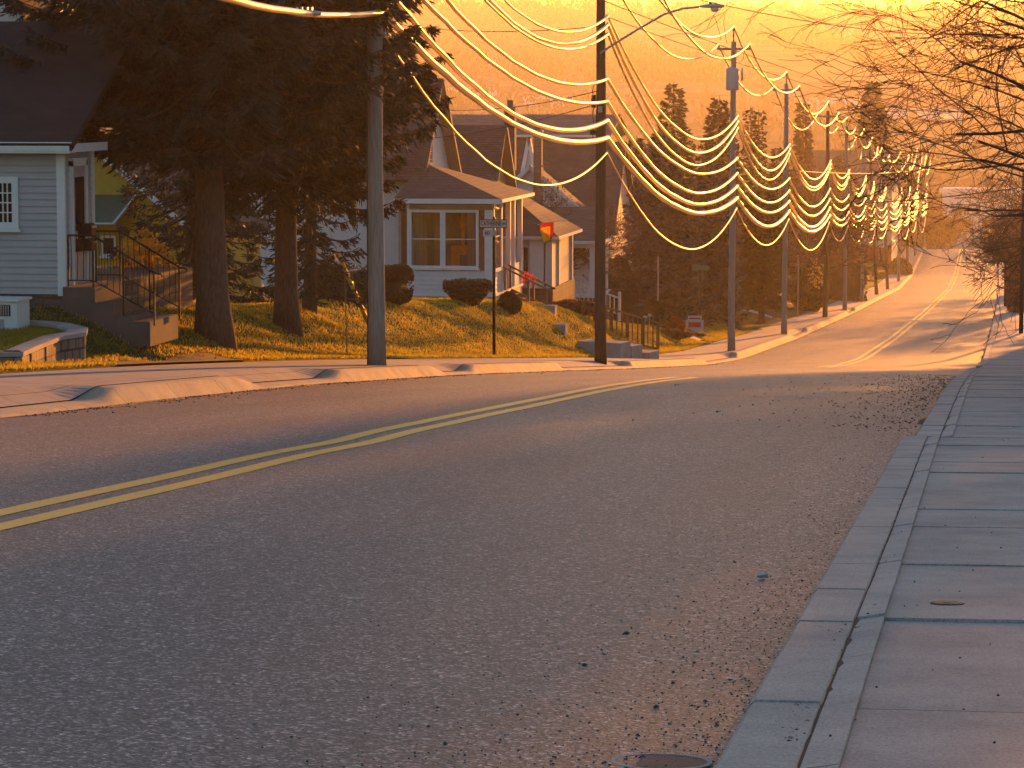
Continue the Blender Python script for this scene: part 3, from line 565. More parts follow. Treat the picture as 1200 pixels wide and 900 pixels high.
# white gable of the rear wing
q = atY(18, 25, yy+6); W = rel(q, O)
mb = MB(); mb.prism([(W[0]-1.2, W[1], W[2]-2), (W[0]+.18, W[1], W[2]-2), (W[0]+.18, W[1], W[2]+.35), (W[0]-.5, W[1], W[2]+1.15), (W[0]-1.2, W[1], W[2]+.35)], (0, 2, 0)); mb.build('dormer', 'trim', H1)
slab([(W[0]+.3, W[1]-.15, W[2]+.22), (W[0]-.5, W[1]-.15, W[2]+1.2), (W[0]-.5, W[1]+2.1, W[2]+1.2), (W[0]+.3, W[1]+2.1, W[2]+.22)], .08, 'dormer_roof', 'shingle_dark', H1)
# concrete steps
so_ = atX(78, 378, -17.0); zt = atX(78, 335, -17)[2]
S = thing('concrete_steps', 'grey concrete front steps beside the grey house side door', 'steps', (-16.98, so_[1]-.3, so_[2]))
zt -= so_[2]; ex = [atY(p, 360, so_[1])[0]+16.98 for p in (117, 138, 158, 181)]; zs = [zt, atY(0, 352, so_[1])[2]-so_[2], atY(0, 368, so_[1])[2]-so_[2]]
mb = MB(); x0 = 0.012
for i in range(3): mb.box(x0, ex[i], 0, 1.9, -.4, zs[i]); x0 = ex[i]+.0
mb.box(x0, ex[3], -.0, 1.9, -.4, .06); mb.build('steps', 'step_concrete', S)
# iron rail
Rl = thing('iron_railing', 'black wrought iron stair railing beside the grey house', 'railing', (-16.98, so_[1]-.3, so_[2]))
for yk, nm in ((.08, 0), (1.8, 1)):
    top = [(.1, yk, zt+.95), (ex[0]-.05, yk, zt+.95), (ex[3]+.08, yk, .95)]
    r = MB(); r.tube(top, .022, 6); r.tube([(.1, yk, zt+.12), (ex[0]-.05, yk, zt+.12), (ex[3]+.05, yk, .2)], .012, 5); r.tube([top[2], (ex[3]+.2, yk, .93), (ex[3]+.22, yk, .88)], .02, 6); r.build('handrail', 'black', Rl)
    b = MB()
    for x in np.arange(.15, ex[3]+.05, .115):
        base = 0 if x > ex[0] else 0
        zl = zt+.12 if x < ex[0]-.05 else zt+.12+(x-ex[0]+.05)/(ex[3]+.1-ex[0])*(.2-zt-.12); zh = zt+.95 if x < ex[0]-.05 else zt+.95+(x-ex[0]+.05)/(ex[3]+.13-ex[0])*(-zt)
        b.tube([(x, yk, zl), (x+.012, yk+.01, (zl+zh)/2), (x, yk, zh)], .007, 4)
    b.build('balusters', 'black', Rl)
    for x in (.1, ex[0]-.05, (ex[0]+ex[3])/2, ex[3]+.06):
        zb = zt if x < ex[0] else (zs[1] if x < ex[1] else (zs[2] if x < ex[2] else 0)); zh = zt+.95 if x < ex[0] else zt+.95-(x-ex[0]+.05)/(ex[3]+.13-ex[0])*zt
        MB().tube([(x, yk, zb-.02), (x, yk, zh)], .018, 6).build('post', 'black', Rl)
# white cabinet + small post by the foundation, stone planter wall
p = atY(14, 394, 51); c = thing('garden_cabinet', 'white boxed cabinet with dark slatted vent by the planter at the left edge', 'cabinet', (p[0], p[1], p[2]))
MB().box(-1.0, .1, 0, .7, -.3, .62).build('body', 'trim', c); MB().box(-1.05, .14, -.05, .75, .62, .66).build('lid', 'trim', c)
v = MB(); v.box(-.85, -.02, -.012, -.002, .36, .56); vv = v.build('vent', 'black', c)
v = MB()
for x in np.arange(-.83, -.04, .045): v.box(x, x+.02, -.02, -.013, .37, .55)
v.build('slats', 'steel', vv); MB().box(-.85, -.14, -.014, -.002, -.25, .30).build('panel', 'siding_grey', c)
p = atY(22, 376, 53.2); c = thing('standpipe', 'small pale plastic post against the dark block foundation', 'post', p); MB().box(-.08, .06, 0, .12, -.3, .34).build('post', 'siding', c); MB().lathe((-.01, .06, .34), [(.07, 0), (.06, .04), (.02, .06)], 10).build('cap', 'siding', c)
def planter():
    # curved low wall: outline traced on the ground from the left edge to its round end
    pts = [atY(x, y, Y)[:2] for x, y, Y in ((-120, 425, 44.5), (-30, 424, 45.3), (25, 424, 45.6), (48, 418, 47.2), (72, 410, 48.8), (99, 406, 49.6), (101, 404, 50.6))]
    back = [atY(x, y, Y)[:2] for x, y, Y in ((80, 402, 51.5), (52, 399, 52), (0, 398, 52.3), (-120, 396, 52.6))]
    path = [Vector(p) for p in pts+back]; O = Vector((path[4].x, path[4].y, float(gz(path[4].x, path[4].y))))
    t = thing('planter_wall', 'low curved retaining wall of rough blocks around a raised lawn, left edge', 'retaining wall', O)
    wv = MB(); cp = MB(); n = len(path); fin = []
    for i in range(n-1):
        for k in range(4): fin.append(path[i].lerp(path[i+1], k/4))
    fin.append(path[-1])
    for i in range(len(fin)-1):
        a, b = fin[i], fin[i+1]; za = zb = -4.17; 
        A = Vector((a.x, a.y, 0)); B = Vector((b.x, b.y, 0)); d = (B-A).normalized(); nr = Vector((-d.y, d.x, 0))
        r = random.uniform(-.015, .015)
        for mb, w0, w1, zlo, zhi in ((wv, .0+r, .26, -.75, 0), (cp, -.035, .31, .002, .075)):
            v = []
            for P, z in ((A, za), (B, zb)):
                for w_, q in ((w0, zlo), (w1, zlo), (w1, zhi), (w0, zhi)): s = P+nr*w_; v.append((s.x-O.x, s.y-O.y, z+q-O.z))
            mb.add(v, [(0, 1, 2, 3), (7, 6, 5, 4), (0, 4, 5, 1), (1, 5, 6, 2), (2, 6, 7, 3), (3, 7, 4, 0)])
    wv.build('block_wall', 'wallstone', t, fixn=False); cp.build('coping', 'walk', t, fixn=False)
    V = [(a.x, a.y, -4.20) for a in fin]; mb = MB(); mb.add(V, [tuple(range(len(V)))])
    g = mb.build('raised_lawn', 'ground', None); g['kind'] = 'structure'
    return fin
PLANT = planter()

# ---- yellow house behind
Yh = 86.; O = Vector(atY(112, 360, Yh)); H = thing('house', 'yellow sided house with small green roof behind the iron railing', 'house', O)
def lx(px, py=250): return atY(px, py, Yh)[0]-O.x
def lz(py, px=112): return atY(px, py, Yh)[2]-O.z
ax, rx = lx(85), lx(228); zA = lz(150); zE = lz(262)
rk_ = lambda x: min(zA, lz(180)+(x-lx(122))*(lz(212)-lz(180))/(lx(160)-lx(122)))
w = MB(); w.prism([(-6, .02, -1), (rx, .02, -1), (rx, .02, rk_(rx)), (lx(105), .02, rk_(lx(105))), (-6, .02, rk_(lx(105))-2)], (0, 8, 0))
def lim(z):
    s1 = rx if z < rk_(rx) else lx(122)+(z-lz(180))*(lx(160)-lx(122))/(lz(212)-lz(180)); return (0, max(.0, s1+6))
clap(w, (-6, .02), (rx, .02), -1, rk_(lx(105)), .36, lim); w.build('wall', 'siding_yellow', H)
slab([(lx(100), -.35, rk_(lx(100))+.08), (rx+.4, -.35, rk_(rx+.4)+.08), (rx+.4, 8, rk_(rx+.4)+.08), (lx(100), 8, rk_(lx(100))+.08)], .14, 'roof', 'shingle_dark', H)
MB().obox((lx(100), -.37, rk_(lx(100))), (rx+.4, -.37, rk_(rx+.4)), .05, .14).build('bargeboard', 'trim', H)
slab([(lx(90), .0, lz(228)), (lx(160), .0, lz(228)), (lx(151), -1.6, lz(258)), (lx(90), -1.6, lz(258))], .08, 'awning_roof', 'green_roof', H)
MB().obox((lx(90), -1.62, lz(259)), (lx(151), -1.62, lz(259)), .05, .05).obox((lx(160), -.0, lz(228)), (lx(151), -1.62, lz(259)), .04, .05).build('awning_trim', 'trim', H)
window(H, (lx(118), .0), (lx(136), .0), lz(300), lz(276), 1, 1, .07, pane='darkglass')

# ---- house 2: white house with glazed sun porch
Yn = 110.; Xr = -18.5; O = Vector((Xr, Yn, float(atY(580, 372, Yn)[2]))); H2 = thing('house', 'white sided house with glazed sun porch and brown hipped porch roof', 'house', O)
def lz(py): return float(atY(580, py, Yn)[2]-O.z)
def lx(px): return float(atY(px, 300, Yn)[0]-O.x)
xr = lx(580); xl = lx(478); zE = lz(236); zs_ = lz(345); D2 = 7.0
w = MB(); w.box(xl, xr-.1, .0, .12, zs_, lz(318)); clap(w, (xl, .0), (xr-.1, .0), zs_, lz(318), .19); w.box(xr-.22, xr-.1, .12, 2.0, zs_, lz(318)); clap(w, (xr-.1, .0), (xr-.1, 2.0), zs_, lz(318), .19)
w.build('wall', 'siding', H2)
MB().box(xl, xr-.08, .02, D2, -.9, zs_-.1).build('foundation', 'siding_grey', H2); MB().box(xl-.03, xr-.03, -.05, D2, zs_-.1, zs_-.003).build('skirt_board', 'trim', H2)
tr = MB(); tr.box(xl, xr-.09, -.02, .12, lz(246), zE-.02); tr.build('header', 'tan', H2)
tr = MB(); tr.box(lx(568), xr-.08, -.03, .13, zs_, lz(246)-.003); tr.box(xl-.03, lx(480)-.003, -.03, .13, zs_, zE-.02); tr.box(xl-.45, xr+.3, -.45, -.40, zE-.08, zE+.10); tr.box(xl-.45, xr+.28, -.40, -.0, zE-.06, zE-.022)
tr.build('trim_board', 'trim', H2)
window(H2, (lx(479.5), .0), (lx(519), .0), lz(315), lz(246)-.005, 1, 2, .10); window(H2, (lx(519)+.004, .0), (lx(561), .0), lz(315), lz(246)-.005, 1, 2, .10)
# room inside the sun porch
rm = MB(); rm.box(xl-.4, xr-.5, 3.3, 3.4, zs_, zE-.1); rm.box(xl-.4, xl-.3, .2, 3.3, zs_, zE-.1); rm.box(xl-.3, xr-.3, .2, 3.3, zE-.1, zE-.06); rm.box(xl, xr-.15, .15, D2-.2, zs_-.08, zs_-.02); rm.build('porch_room', 'room', H2)
cu = MB()
for x0, x1 in ((lx(484), lx(499)), (lx(507), lx(515)), (lx(546), lx(556))):
    n = 10
    for k in range(n): xa = x0+(x1-x0)*k/n; cu.box(xa, xa+(x1-x0)/n*.7, .30+.03*(k % 2), .33+.03*(k % 2), lz(312), lz(248))
cu.build('curtain', 'curtain', H2)
MB().lathe((lx(538), .8, lz(291)), [(.05, 0), (.06, .05), (.09, .6), (.13, .9), (.05, 1.25)], 12).build('floor_lamp', 'orange', H2, True)
MB().box(lx(526), lx(544), .5, 1.0, zs_, lz(289)).build('armchair', 'orange', H2); MB().box(lx(537), lx(556), .35, .48, zs_, lz(300)).build('sofa', 'sofa', H2)
# street side: posts, knee wall, opening
for k, y in enumerate((.05, 2.0, 4.0, 5.1, 6.85)):
    MB().box(xr-.24, xr-.06, y-.08 if k else .14, y+.12 if k else .3, zs_, zE-.05).build('porch_post', 'trim', H2)
MB().box(xr-.28, xr-.04, .13, D2, zE-.07, zE+.06).build('porch_beam', 'trim', H2)
window(H2, (xr-.12, .32), (xr-.12, 1.9), lz(318), zE-.09, 1, 2, .06)
MB().box(xr-.22, xr-.1, 5.25, 6.75, zs_, lz(318)).build('knee_wall', 'siding', H2)
# porch roof: half pyramid against the main wall
e0 = .45; zr2 = atY(492, 190, Yn+3.2)[2]-O.z; xm = atX(492, 190, -21.9)[0]-O.x
A = (xl-.45, -e0, zE+.1); B = (xr+.3, -e0, zE+.1); Cc = (xr+.3, D2+.4, zE+.1); Dd = (xl-.45, D2+.4, zE+.1); T = (xl-.02, 3.3, zr2)
for nm, pts in (('porch_roof', [A, B, T]), ('porch_roof', [B, Cc, T]), ('porch_roof', [Cc, Dd, T])): slab(pts, .07, nm, 'shingle', H2)
MB().box(xr+.29, xr+.36, -e0, D2+.4, zE-.03, zE+.09).build('gutter', 'trim', H2)
# main body with gable to the street
gy0, gy1 = 2.0, 9.2; gm = (gy0+gy1)/2; ze2 = atX(487, 193, -21.95)[2]-O.z-.35; za2 = atY(508, 96, Yn+gm)[2]-O.z; xg = xl-.12
w = MB(); w.prism([(xg, gy0, -1), (xg, gy1, -1), (xg, gy1, ze2), (xg, gm, za2), (xg, gy0, ze2)], (-9, 0, 0)); clap(w, (xg-9, gy0), (xg, gy0), zs_, ze2, .19)
def lim2(z):
    if z < ze2: return (0, gy1-gy0)
    f = (z-ze2)/(za2-ze2)*(gy1-gy0)/2; return (f, gy1-gy0-f)
clap(w, (xg, gy0), (xg, gy1), zs_, za2, .19, lim2); w.build('wall', 'siding', H2)
MB().box(xg-.12, xg+.03, gy0-.03, gy0+.12, zs_, ze2).build('corner_board', 'trim', H2)
sl = (za2-ze2)/(gm-gy0)
for s in (-1, 1):
    ye = gy0-.35 if s < 0 else gy1+.35; zee = ze2-.35*sl+.12
    slab([(xg+.45, ye, zee), (xg+.45, gm, za2+.14), (xg-9.2, gm, za2+.14), (xg-9.2, ye, zee)], .12, 'roof', 'shingle' if s < 0 else 'shingle', H2)
    if s > 0: MB().obox((xg+.47, ye, zee-.1), (xg+.47, gm, za2+.03), .04, .16).build('bargeboard', 'board_grey', H2)
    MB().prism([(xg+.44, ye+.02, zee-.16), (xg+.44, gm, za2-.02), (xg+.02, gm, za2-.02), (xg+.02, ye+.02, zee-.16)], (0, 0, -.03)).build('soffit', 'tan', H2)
window(H2, (xg, gm-.9), (xg, gm-.1), ze2+.3, ze2+1.3, 1, 2, .08, pane='darkglass', out=.06)
# low grey roof left of the main gable
q0 = rel(atY(453, 150, 112.), O); slab([(q0[0]-2.5, .8, ze2-.2), (q0[0]+.55, .8, ze2-.2), (q0[0]+.35, 1.9, ze2+1.3), (q0[0]-2.5, 1.9, ze2+1.3)], .08, 'dormer_roof', 'shingle_grey', H2)
# steps + rail to the street
S = thing('porch_steps', 'sunlit wooden porch steps of the white house with dark handrails', 'steps', (Xr, Yn+3.0, O.z))
zd = zs_; n = 5
for k in range(n): MB().box(xr+.0+k*.32, xr+.32+k*.32+.03, -.6, .6, zd-(k+1)*zd/(n+.2)-.04, zd-(k+1)*zd/(n+.2)).build('tread', 'wood_rail', S)
for y in (-.62, .62):
    MB().obox((xr-.1, y, zd+.9), (xr+1.75, y, .85), .06, .07).build('handrail', 'wood_rail', S); 
    for k in (.0, .9, 1.6): MB().box(xr+k-.04, xr+k+.04, y-.04, y+.04, -.1 if k else zd, zd+.85-(zd)*k/1.75).build('post', 'wood_rail', S)
    MB().obox((xr, y, zd-.1), (xr+1.75, y, -.05), .05, .2).build('stringer', 'wood_rail', S)

# ---- house 3: gable to the street, brown roof, chimney, white porch
Yn = 122.; O = Vector((-18.0, Yn, float(gz(-18., Yn)))); H3 = thing('house', 'grey and white house with steep brown roof and pillared porch, third along the row', 'house', O)
def lz(py): return float(atY(650, py, Yn)[2]-O.z)
def lx(px): return float(atY(px, 300, Yn)[0]-O.x)
xr = lx(652); xl = lx(598); zE = lz(279); D3 = 6.5
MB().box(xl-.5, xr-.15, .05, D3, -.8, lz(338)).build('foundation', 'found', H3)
MB().box(lx(621), lx(637), .0, .45, lz(338), zE-.02).build('pillar', 'trim', H3); MB().box(xr-.45, xr-.18, .0, .3, lz(338), zE-.02).build('pillar', 'siding', H3)
MB().box(xr-.4, xr-.2, 2.2, 2.5, lz(338), zE-.02).build('pillar', 'trim', H3); MB().box(xr-.4, xr-.2, D3-.4, D3-.1, lz(338), zE-.02).build('pillar', 'trim', H3)
MB().box(xr-.36, xr-.26, .32, 2.18, lz(338), zE-.05).box(xr-.36, xr-.26, 2.52, D3-.42, lz(338), zE-.05).build('wall', 'siding_grey', H3)
MB().box(xl-.5, lx(621)-.01, .4, .5, lz(338), zE-.05).build('wall', 'siding', H3); window(H3, (lx(604), .4), (lx(619), .4), lz(328), lz(289), 2, 1, .06, pane='darkglass')
MB().box(xl-.6, xr+.1, -.3, -.25, zE-.04, zE+.08).box(xr+.10, xr+.15, -.3, D3+.3, zE-.04, zE+.08).build('gutter', 'trim', H3)
A = (xl-.6, -.3, zE+.09); B = (xr+.12, -.3, zE+.09); Cc = (xr+.12, D3+.3, zE+.09); T = (xl-1.6, 3.1, lz(208)+.1); Dd = (xl-.6, D3+.3, zE+.09)
for pts in ([A, B, T], [B, Cc, T], [Cc, Dd, T]): slab(pts, .07, 'porch_roof', 'shingle', H3)
xg = -3.2; ap = atY(583, 150, Yn+5.5); xg = float(ap[0]-O.x); za = float(ap[2]-O.z); gy0, gy1 = 1.2, 9.8; gm = 5.5; ze_ = za-4.6
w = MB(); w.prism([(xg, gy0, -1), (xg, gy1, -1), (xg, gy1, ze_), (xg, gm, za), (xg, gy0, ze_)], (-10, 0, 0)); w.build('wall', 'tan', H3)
sl = (za-ze_)/(gm-gy0)
for s in (-1, 1):
    ye = gy0-.3 if s < 0 else gy1+.3; zee = ze_-.3*sl+.12
    slab([(xg+.4, ye, zee), (xg+.4, gm, za+.13), (xg-10, gm, za+.13), (xg-10, ye, zee)], .12, 'roof', 'shingle', H3)
    if s > 0: MB().obox((xg+.42, ye, zee-.1), (xg+.42, gm, za+.02), .04, .18).build('bargeboard', 'board_grey', H3)
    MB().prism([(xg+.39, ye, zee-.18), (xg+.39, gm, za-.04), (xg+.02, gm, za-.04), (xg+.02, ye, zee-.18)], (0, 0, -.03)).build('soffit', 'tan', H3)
def chimney(px0, px1, pyt, pyb, Y, m, lab, par, O):
    a = atY(px0, pyb, Y); b = atY(px1, pyt, Y); t = MB(); w = b[0]-a[0]
    t.box(a[0]-O.x, b[0]-O.x, Y-O.y, Y-O.y+w*1.1, a[2]-O.z-1.5, b[2]-O.z); c = t.build('chimney', m, par)
    MB().box(a[0]-O.x-.05, b[0]-O.x+.05, Y-O.y-.05, Y-O.y+w*1.1+.05, b[2]-O.z, b[2]-O.z+.1).build('cap', 'walk', c)
    MB().tube([((a[0]+b[0])/2-O.x, Y-O.y+w*.5, b[2]-O.z+.1), ((a[0]+b[0])/2-O.x, Y-O.y+w*.5, b[2]-O.z+.4)], .14, 10).build('flue', 'brick', c)
chimney(591, 603, 128, 160, 131, 'shingle_grey', None, H3, O)
# hanging flag on the porch corner
p = atY(641, 264, 121.); f = thing('hanging_flag', 'yellow and red cloth flag glowing at the porch gutter corner', 'flag', p)
def cloth(pts, m, nm):
    V = []; n = 8
    for j in range(n+1):
        for i in range(n+1):
            u, v = i/n, j/n; a = Vector(pts[0]).lerp(Vector(pts[1]), u); b = Vector(pts[3]).lerp(Vector(pts[2]), u); q = a.lerp(b, v); V.append((q.x, q.y+.06*sin(u*7+v*2), q.z))
    o = fast_mesh(nm, V, [(j*(n+1)+i, j*(n+1)+i+1, (j+1)*(n+1)+i+1, (j+1)*(n+1)+i) for j in range(n) for i in range(n)], m, f); md = o.modifiers.new('t', 'SOLIDIFY'); md.thickness = .012; return o
cloth([(-.29, 0, -.12), (.13, 0, -.03), (.12, 0, -.60), (-.16, 0, -.72)], 'cloth_y', 'flag_field'); cloth([(-.32, .0, .06), (.15, .02, .14), (.14, 0, -.03), (-.29, 0, -.12)], 'cloth_r', 'flag_border'); cloth([(.13, .0, .14), (.26, .1, .12), (.22, .1, -.5), (.12, 0, -.6)], 'cloth_r', 'flag_border')
MB().tube([(-.4, .05, .02), (.3, .1, .14), (.75, .6, .2)], .015, 6).build('flagpole', 'trim', f)

# ---- house 4: porch with white railing; behind it the white gable seen through bare branches
Yn = 136.; O = Vector((-17.6, Yn, float(gz(-17.6, Yn)))); H4 = thing('house', 'white house with open porch half hidden by the dark lamp pole', 'house', O)
def lz(py): return float(atY(680, py, Yn)[2]-O.z)
def lx(px): return float(atY(px, 300, Yn)[0]-O.x)
xr = lx(700); xl = lx(655); zE = lz(285); zf = lz(349)
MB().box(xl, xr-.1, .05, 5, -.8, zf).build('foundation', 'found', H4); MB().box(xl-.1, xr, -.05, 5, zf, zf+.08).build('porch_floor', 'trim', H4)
for px in (658, 694): MB().box(lx(px)-.12, lx(px)+.12, .02, .26, zf+.08, zE-.2).build('porch_post', 'trim', H4)
MB().box(xr-.36, xr-.12, 4.6, 4.84, zf+.08, zE-.2).build('porch_post', 'trim', H4)
MB().box(xl-.2, xr, -.02, .2, zE-.22, zE).box(xr-.2, xr, .2, 5, zE-.22, zE).build('porch_beam', 'trim', H4); w = MB(); w.box(xl-4, lx(675), 4.5, 4.6, zf+.08, zE+.1); clap(w, (xl-4, 4.5), (lx(675), 4.5), zf+.1, zE+.1, .2); w.build('wall', 'siding', H4)
MB().box(xl-.4, xr+.3, -.4, -.34, zE-.02, zE+.12).build('gutter', 'trim', H4)
slab([(xl-3, -.4, zE+.12), (xr+.3, -.4, zE+.12), (xr-.6, 4.4, zE+1.5), (xl-3, 4.4, zE+1.5)], .08, 'porch_roof', 'shingle', H4)
rl = MB(); rl.obox((xl+.2, .1, zf+.95), (lx(683), .1, zf+.95), .06, .06); rl.obox((xl+.2, .1, zf+.25), (lx(683), .1, zf+.25), .05, .05)
for x in np.arange(xl+.3, lx(692), .18): rl.box(x-.015, x+.015, .085, .115, zf+.27, zf+.93)
rl.build('railing', 'trim', H4)
t = thing('stair_railing', 'white wooden stair railing with newel post right of the dark lamp pole', 'railing', (O.x+lx(684), Yn-.6, O.z+zf))
ex_ = lx(728)-lx(684); dzz = lz(372)-zf
MB().obox((-1.0, 0, 1.0), (ex_, 0, dzz+.95), .07, .07).build('handrail', 'trim', t); MB().obox((-1.0, 0, .2), (ex_, 0, dzz+.2), .05, .05).build('bottom_rail', 'trim', t)
b = MB()
for x in np.arange(-.9, ex_, .2): q = (x+1)/(ex_+1); b.box(x-.02, x+.02, -.02, .02, .2+q*dzz, 1.0+q*(dzz-.05))
b.build('balusters', 'trim', t); MB().box(ex_-.06, ex_+.06, -.06, .06, dzz-.1, dzz+1.1).lathe((ex_, 0, dzz+1.1), [(.04, 0), (.08, .06), (.05, .14), (.01, .16)], 10).build('newel_post', 'trim', t)
def gable_house(name_lab, Y, pxl, pxr, pyE, pyT, pxa, rot_depth, wallm, roofm, pyb=300, cat='house', wins=(), name='house', ovh=.3):
    """gable wall faces the camera"""
    O = Vector(atY(pxa, pyb, Y)); t = thing(name, name_lab, cat, O)
    X0, X1, XA = (float(atY(p, 200, Y)[0]-O.x) for p in (pxl, pxr, pxa)); ze = float(atY(pxa, pyE, Y)[2]-O.z); za = float(atY(pxa, pyT, Y)[2]-O.z)
    MB().prism([(X0, 0, -3), (X1, 0, -3), (X1, 0, ze), (XA, 0, za), (X0, 0, ze)], (0, rot_depth, 0)).build('wall', wallm, t)
    for a, b in ((X0, 1), (X1, -1)):
        s = (za-ze)/(XA-a); ao = a-ovh*b; z_ = ze-ovh*abs(s)
        slab([(ao, -ovh, z_+.12), (XA, -ovh, za+.12), (XA, rot_depth+ovh, za+.12), (ao, rot_depth+ovh, z_+.12)], .12, 'roof', roofm, t)
        MB().obox((ao, -ovh-.02, z_+.03), (XA, -ovh-.02, za+.03), .05, .2).build('bargeboard', 'trim', t)
    for (a, b, c, d) in wins: window(t, (float(atY(a, 200, Y)[0]-O.x), -.0), (float(atY(b, 200, Y)[0]-O.x), 0), float(atY(pxa, d, Y)[2]-O.z), float(atY(pxa, c, Y)[2]-O.z), 1, 2, .08, pane='darkglass')
    return t
def eave_house(lab, Y, pxl, pxr, pyr, pye, pyb, run, wallm, roofm, wins=(), cat='house', name='house'):
    """long roof plane faces the camera"""
    O = Vector(atY((pxl+pxr)/2, pyb, Y)); t = thing(name, lab, cat, O); X0, X1 = (float(atY(p, 200, Y)[0]-O.x) for p in (pxl, pxr)); ze = float(atY(600, pye, Y)[2]-O.z); zr = float(atY(600, pyr, Y+run)[2]-O.z)
    MB().prism([(X1, 0, -3), (X1, 2*run, -3), (X1, 2*run, ze), (X1, run, zr), (X1, 0, ze)], (X0-X1, 0, 0)).build('wall', wallm, t)
    for ya, yb in ((-.4, run), (2*run+.4, run)):
        z_ = ze-.4*(zr-ze)/run; slab([(X0-.3, ya, z_+.12), (X1+.3, ya, z_+.12), (X1+.3, yb, zr+.12), (X0-.3, yb, zr+.12)], .14, 'roof', roofm, t)
    MB().box(X0-.3, X1+.3, -.46, -.4, ze-.4*(zr-ze)/run-.05, ze-.4*(zr-ze)/run+.12).build('gutter', 'trim', t)
    for (a, b, c, d) in wins: window(t, (float(atY(a, 200, Y)[0]-O.x), -.0), (float(atY(b, 200, Y)[0]-O.x), 0), float(atY(600, d, Y)[2]-O.z), float(atY(600, c, Y)[2]-O.z), 1, 2, .08, pane='darkglass')
    return t, O
gh = gable_house('white house with white bargeboards seen through bare branches behind the porch roofs', 150, 540, 712, 272, 196, 622, 1.6, 'siding', 'shingle', 340, wins=[(648, 660, 262, 290)])
t5, O5 = eave_house('large house with a broad brown shingled roof, partly hidden by the lamp pole', 168, 596, 716, 168, 262, 330, 5, 'siding_grey', 'shingle')
chimney(625, 634.5, 155, 246, 149, 'brick', None, gh, gh.location)
t6, O6 = eave_house('low building with long flat grey roof above the brown roofs', 205, 515, 712, 136, 158, 330, 5, 'shake', 'shingle_grey')
gable_house('small white gable standing between the two brown roofs', 160, 612, 628, 205, 163, 620, 3, 'siding', 'shingle', 330, ovh=.1)
gable_house('pale gabled outbuilding at left behind the spruce trunks', 140, 365, 480, 215, 165, 420, 9, 'siding', 'shingle_grey', 340)
gable_house('white house glimpsed behind the pine and birch trunks', 230, 868, 915, 330, 290, 880, 8, 'siding', 'shingle_grey', 365)
# far white building with a brown roof, red base and a banner
t7, O7 = eave_house('long white building with pinkish brown roof and red base behind the leaning poles', 400, 940, 1046, 176, 220, 292, 12, 'cream', 'shingle', wins=[(968, 974, 238, 258), (1000, 1006, 240, 258)], cat='building', name='shop_building')
X0, X1 = (float(atY(p, 200, 399.9)[0]-O7.x) for p in (930, 1046)); z0 = float(atY(600, 284, 399.9)[2]-O7.z); MB().box(X0, X1, -.35, -.02, z0-3, z0).build('base_band', 'redwall', t7)
p = atY(1030, 290, 396); t = thing('banner_sign', 'upright white banner sign with red panel beside the leaning poles', 'sign', p)
MB().box(-.75, .75, 0, .12, .0, 3.2).build('board', 'sign_white', t); MB().box(-.42, .42, -.02, -.004, .9, 2.7).build('red_panel', 'red', t)
b = MB(); b.box(-.2, -.1, -.035, -.022, 1.2, 2.4).box(.1, .2, -.035, -.022, 1.2, 2.4).box(-.1, .1, -.035, -.022, 1.7, 1.85); b.build('lettering', 'sign_white', t); MB().box(-.05, .05, .13, .2, -2, 3).build('post', 'steel', t)
# building at the end of the street
O8 = Vector(atY(1145, 292, 600)); t8 = thing('shop_building', 'white block building with red band facing up the street beyond the crest', 'building', O8)
def fx(px): return float(atY(px, 260, 600)[0]-O8.x)
def fz(py): return float(atY(1145, py, 600)[2]-O8.z)
MB().box(fx(1122), fx(1200), 0, 14, -6, fz(257)).build('wall', 'cream', t8); MB().box(fx(1104), fx(1196), .5, 14, fz(257), fz(222)).build('upper_wall', 'siding', t8)
MB().box(fx(1100), fx(1192), -.6, .0, fz(265), fz(257)).build('fascia', 'redwall', t8); MB().box(fx(1100), fx(1180), .3, .45, fz(226), fz(221)).build('cornice', 'trim', t8)
wv = MB().box(fx(1152), fx(1174), -.12, -.01, fz(283), fz(269)).build('shop_window', 'leaf_gold', t8)
b = MB()
for px in (1152, 1159.5, 1167, 1173.5): b.box(fx(px)-.08, fx(px)+.08, -.2, -.13, fz(283), fz(269))
b.box(fx(1152), fx(1174), -.2, -.13, fz(270), fz(269)); b.build('mullions', 'trim', wv); MB().box(fx(1167), fx(1173), -.24, -.21, fz(276), fz(272)).build('poster', 'red', t8)
window(t8, (fx(1128), .5), (fx(1137), .5), fz(253), fz(240), 2, 1, .2, pane='darkglass'); window(t8, (fx(1142), .5), (fx(1150), .5), fz(253), fz(240), 2, 1, .2, pane='darkglass')
p = atY(1145, 292, 588); t = thing('pylon_sign', 'tall pale pylon sign in front of the white block building', 'sign', p)
MB().box(-.62, .62, 0, .7, -6, float(atY(1145, 249, 588)[2]-p[2])).build('pylon', 'sign_white', t); MB().box(-.9, .9, -.06, .0, 4.0, 6.6).build('board', 'sign_white', t)
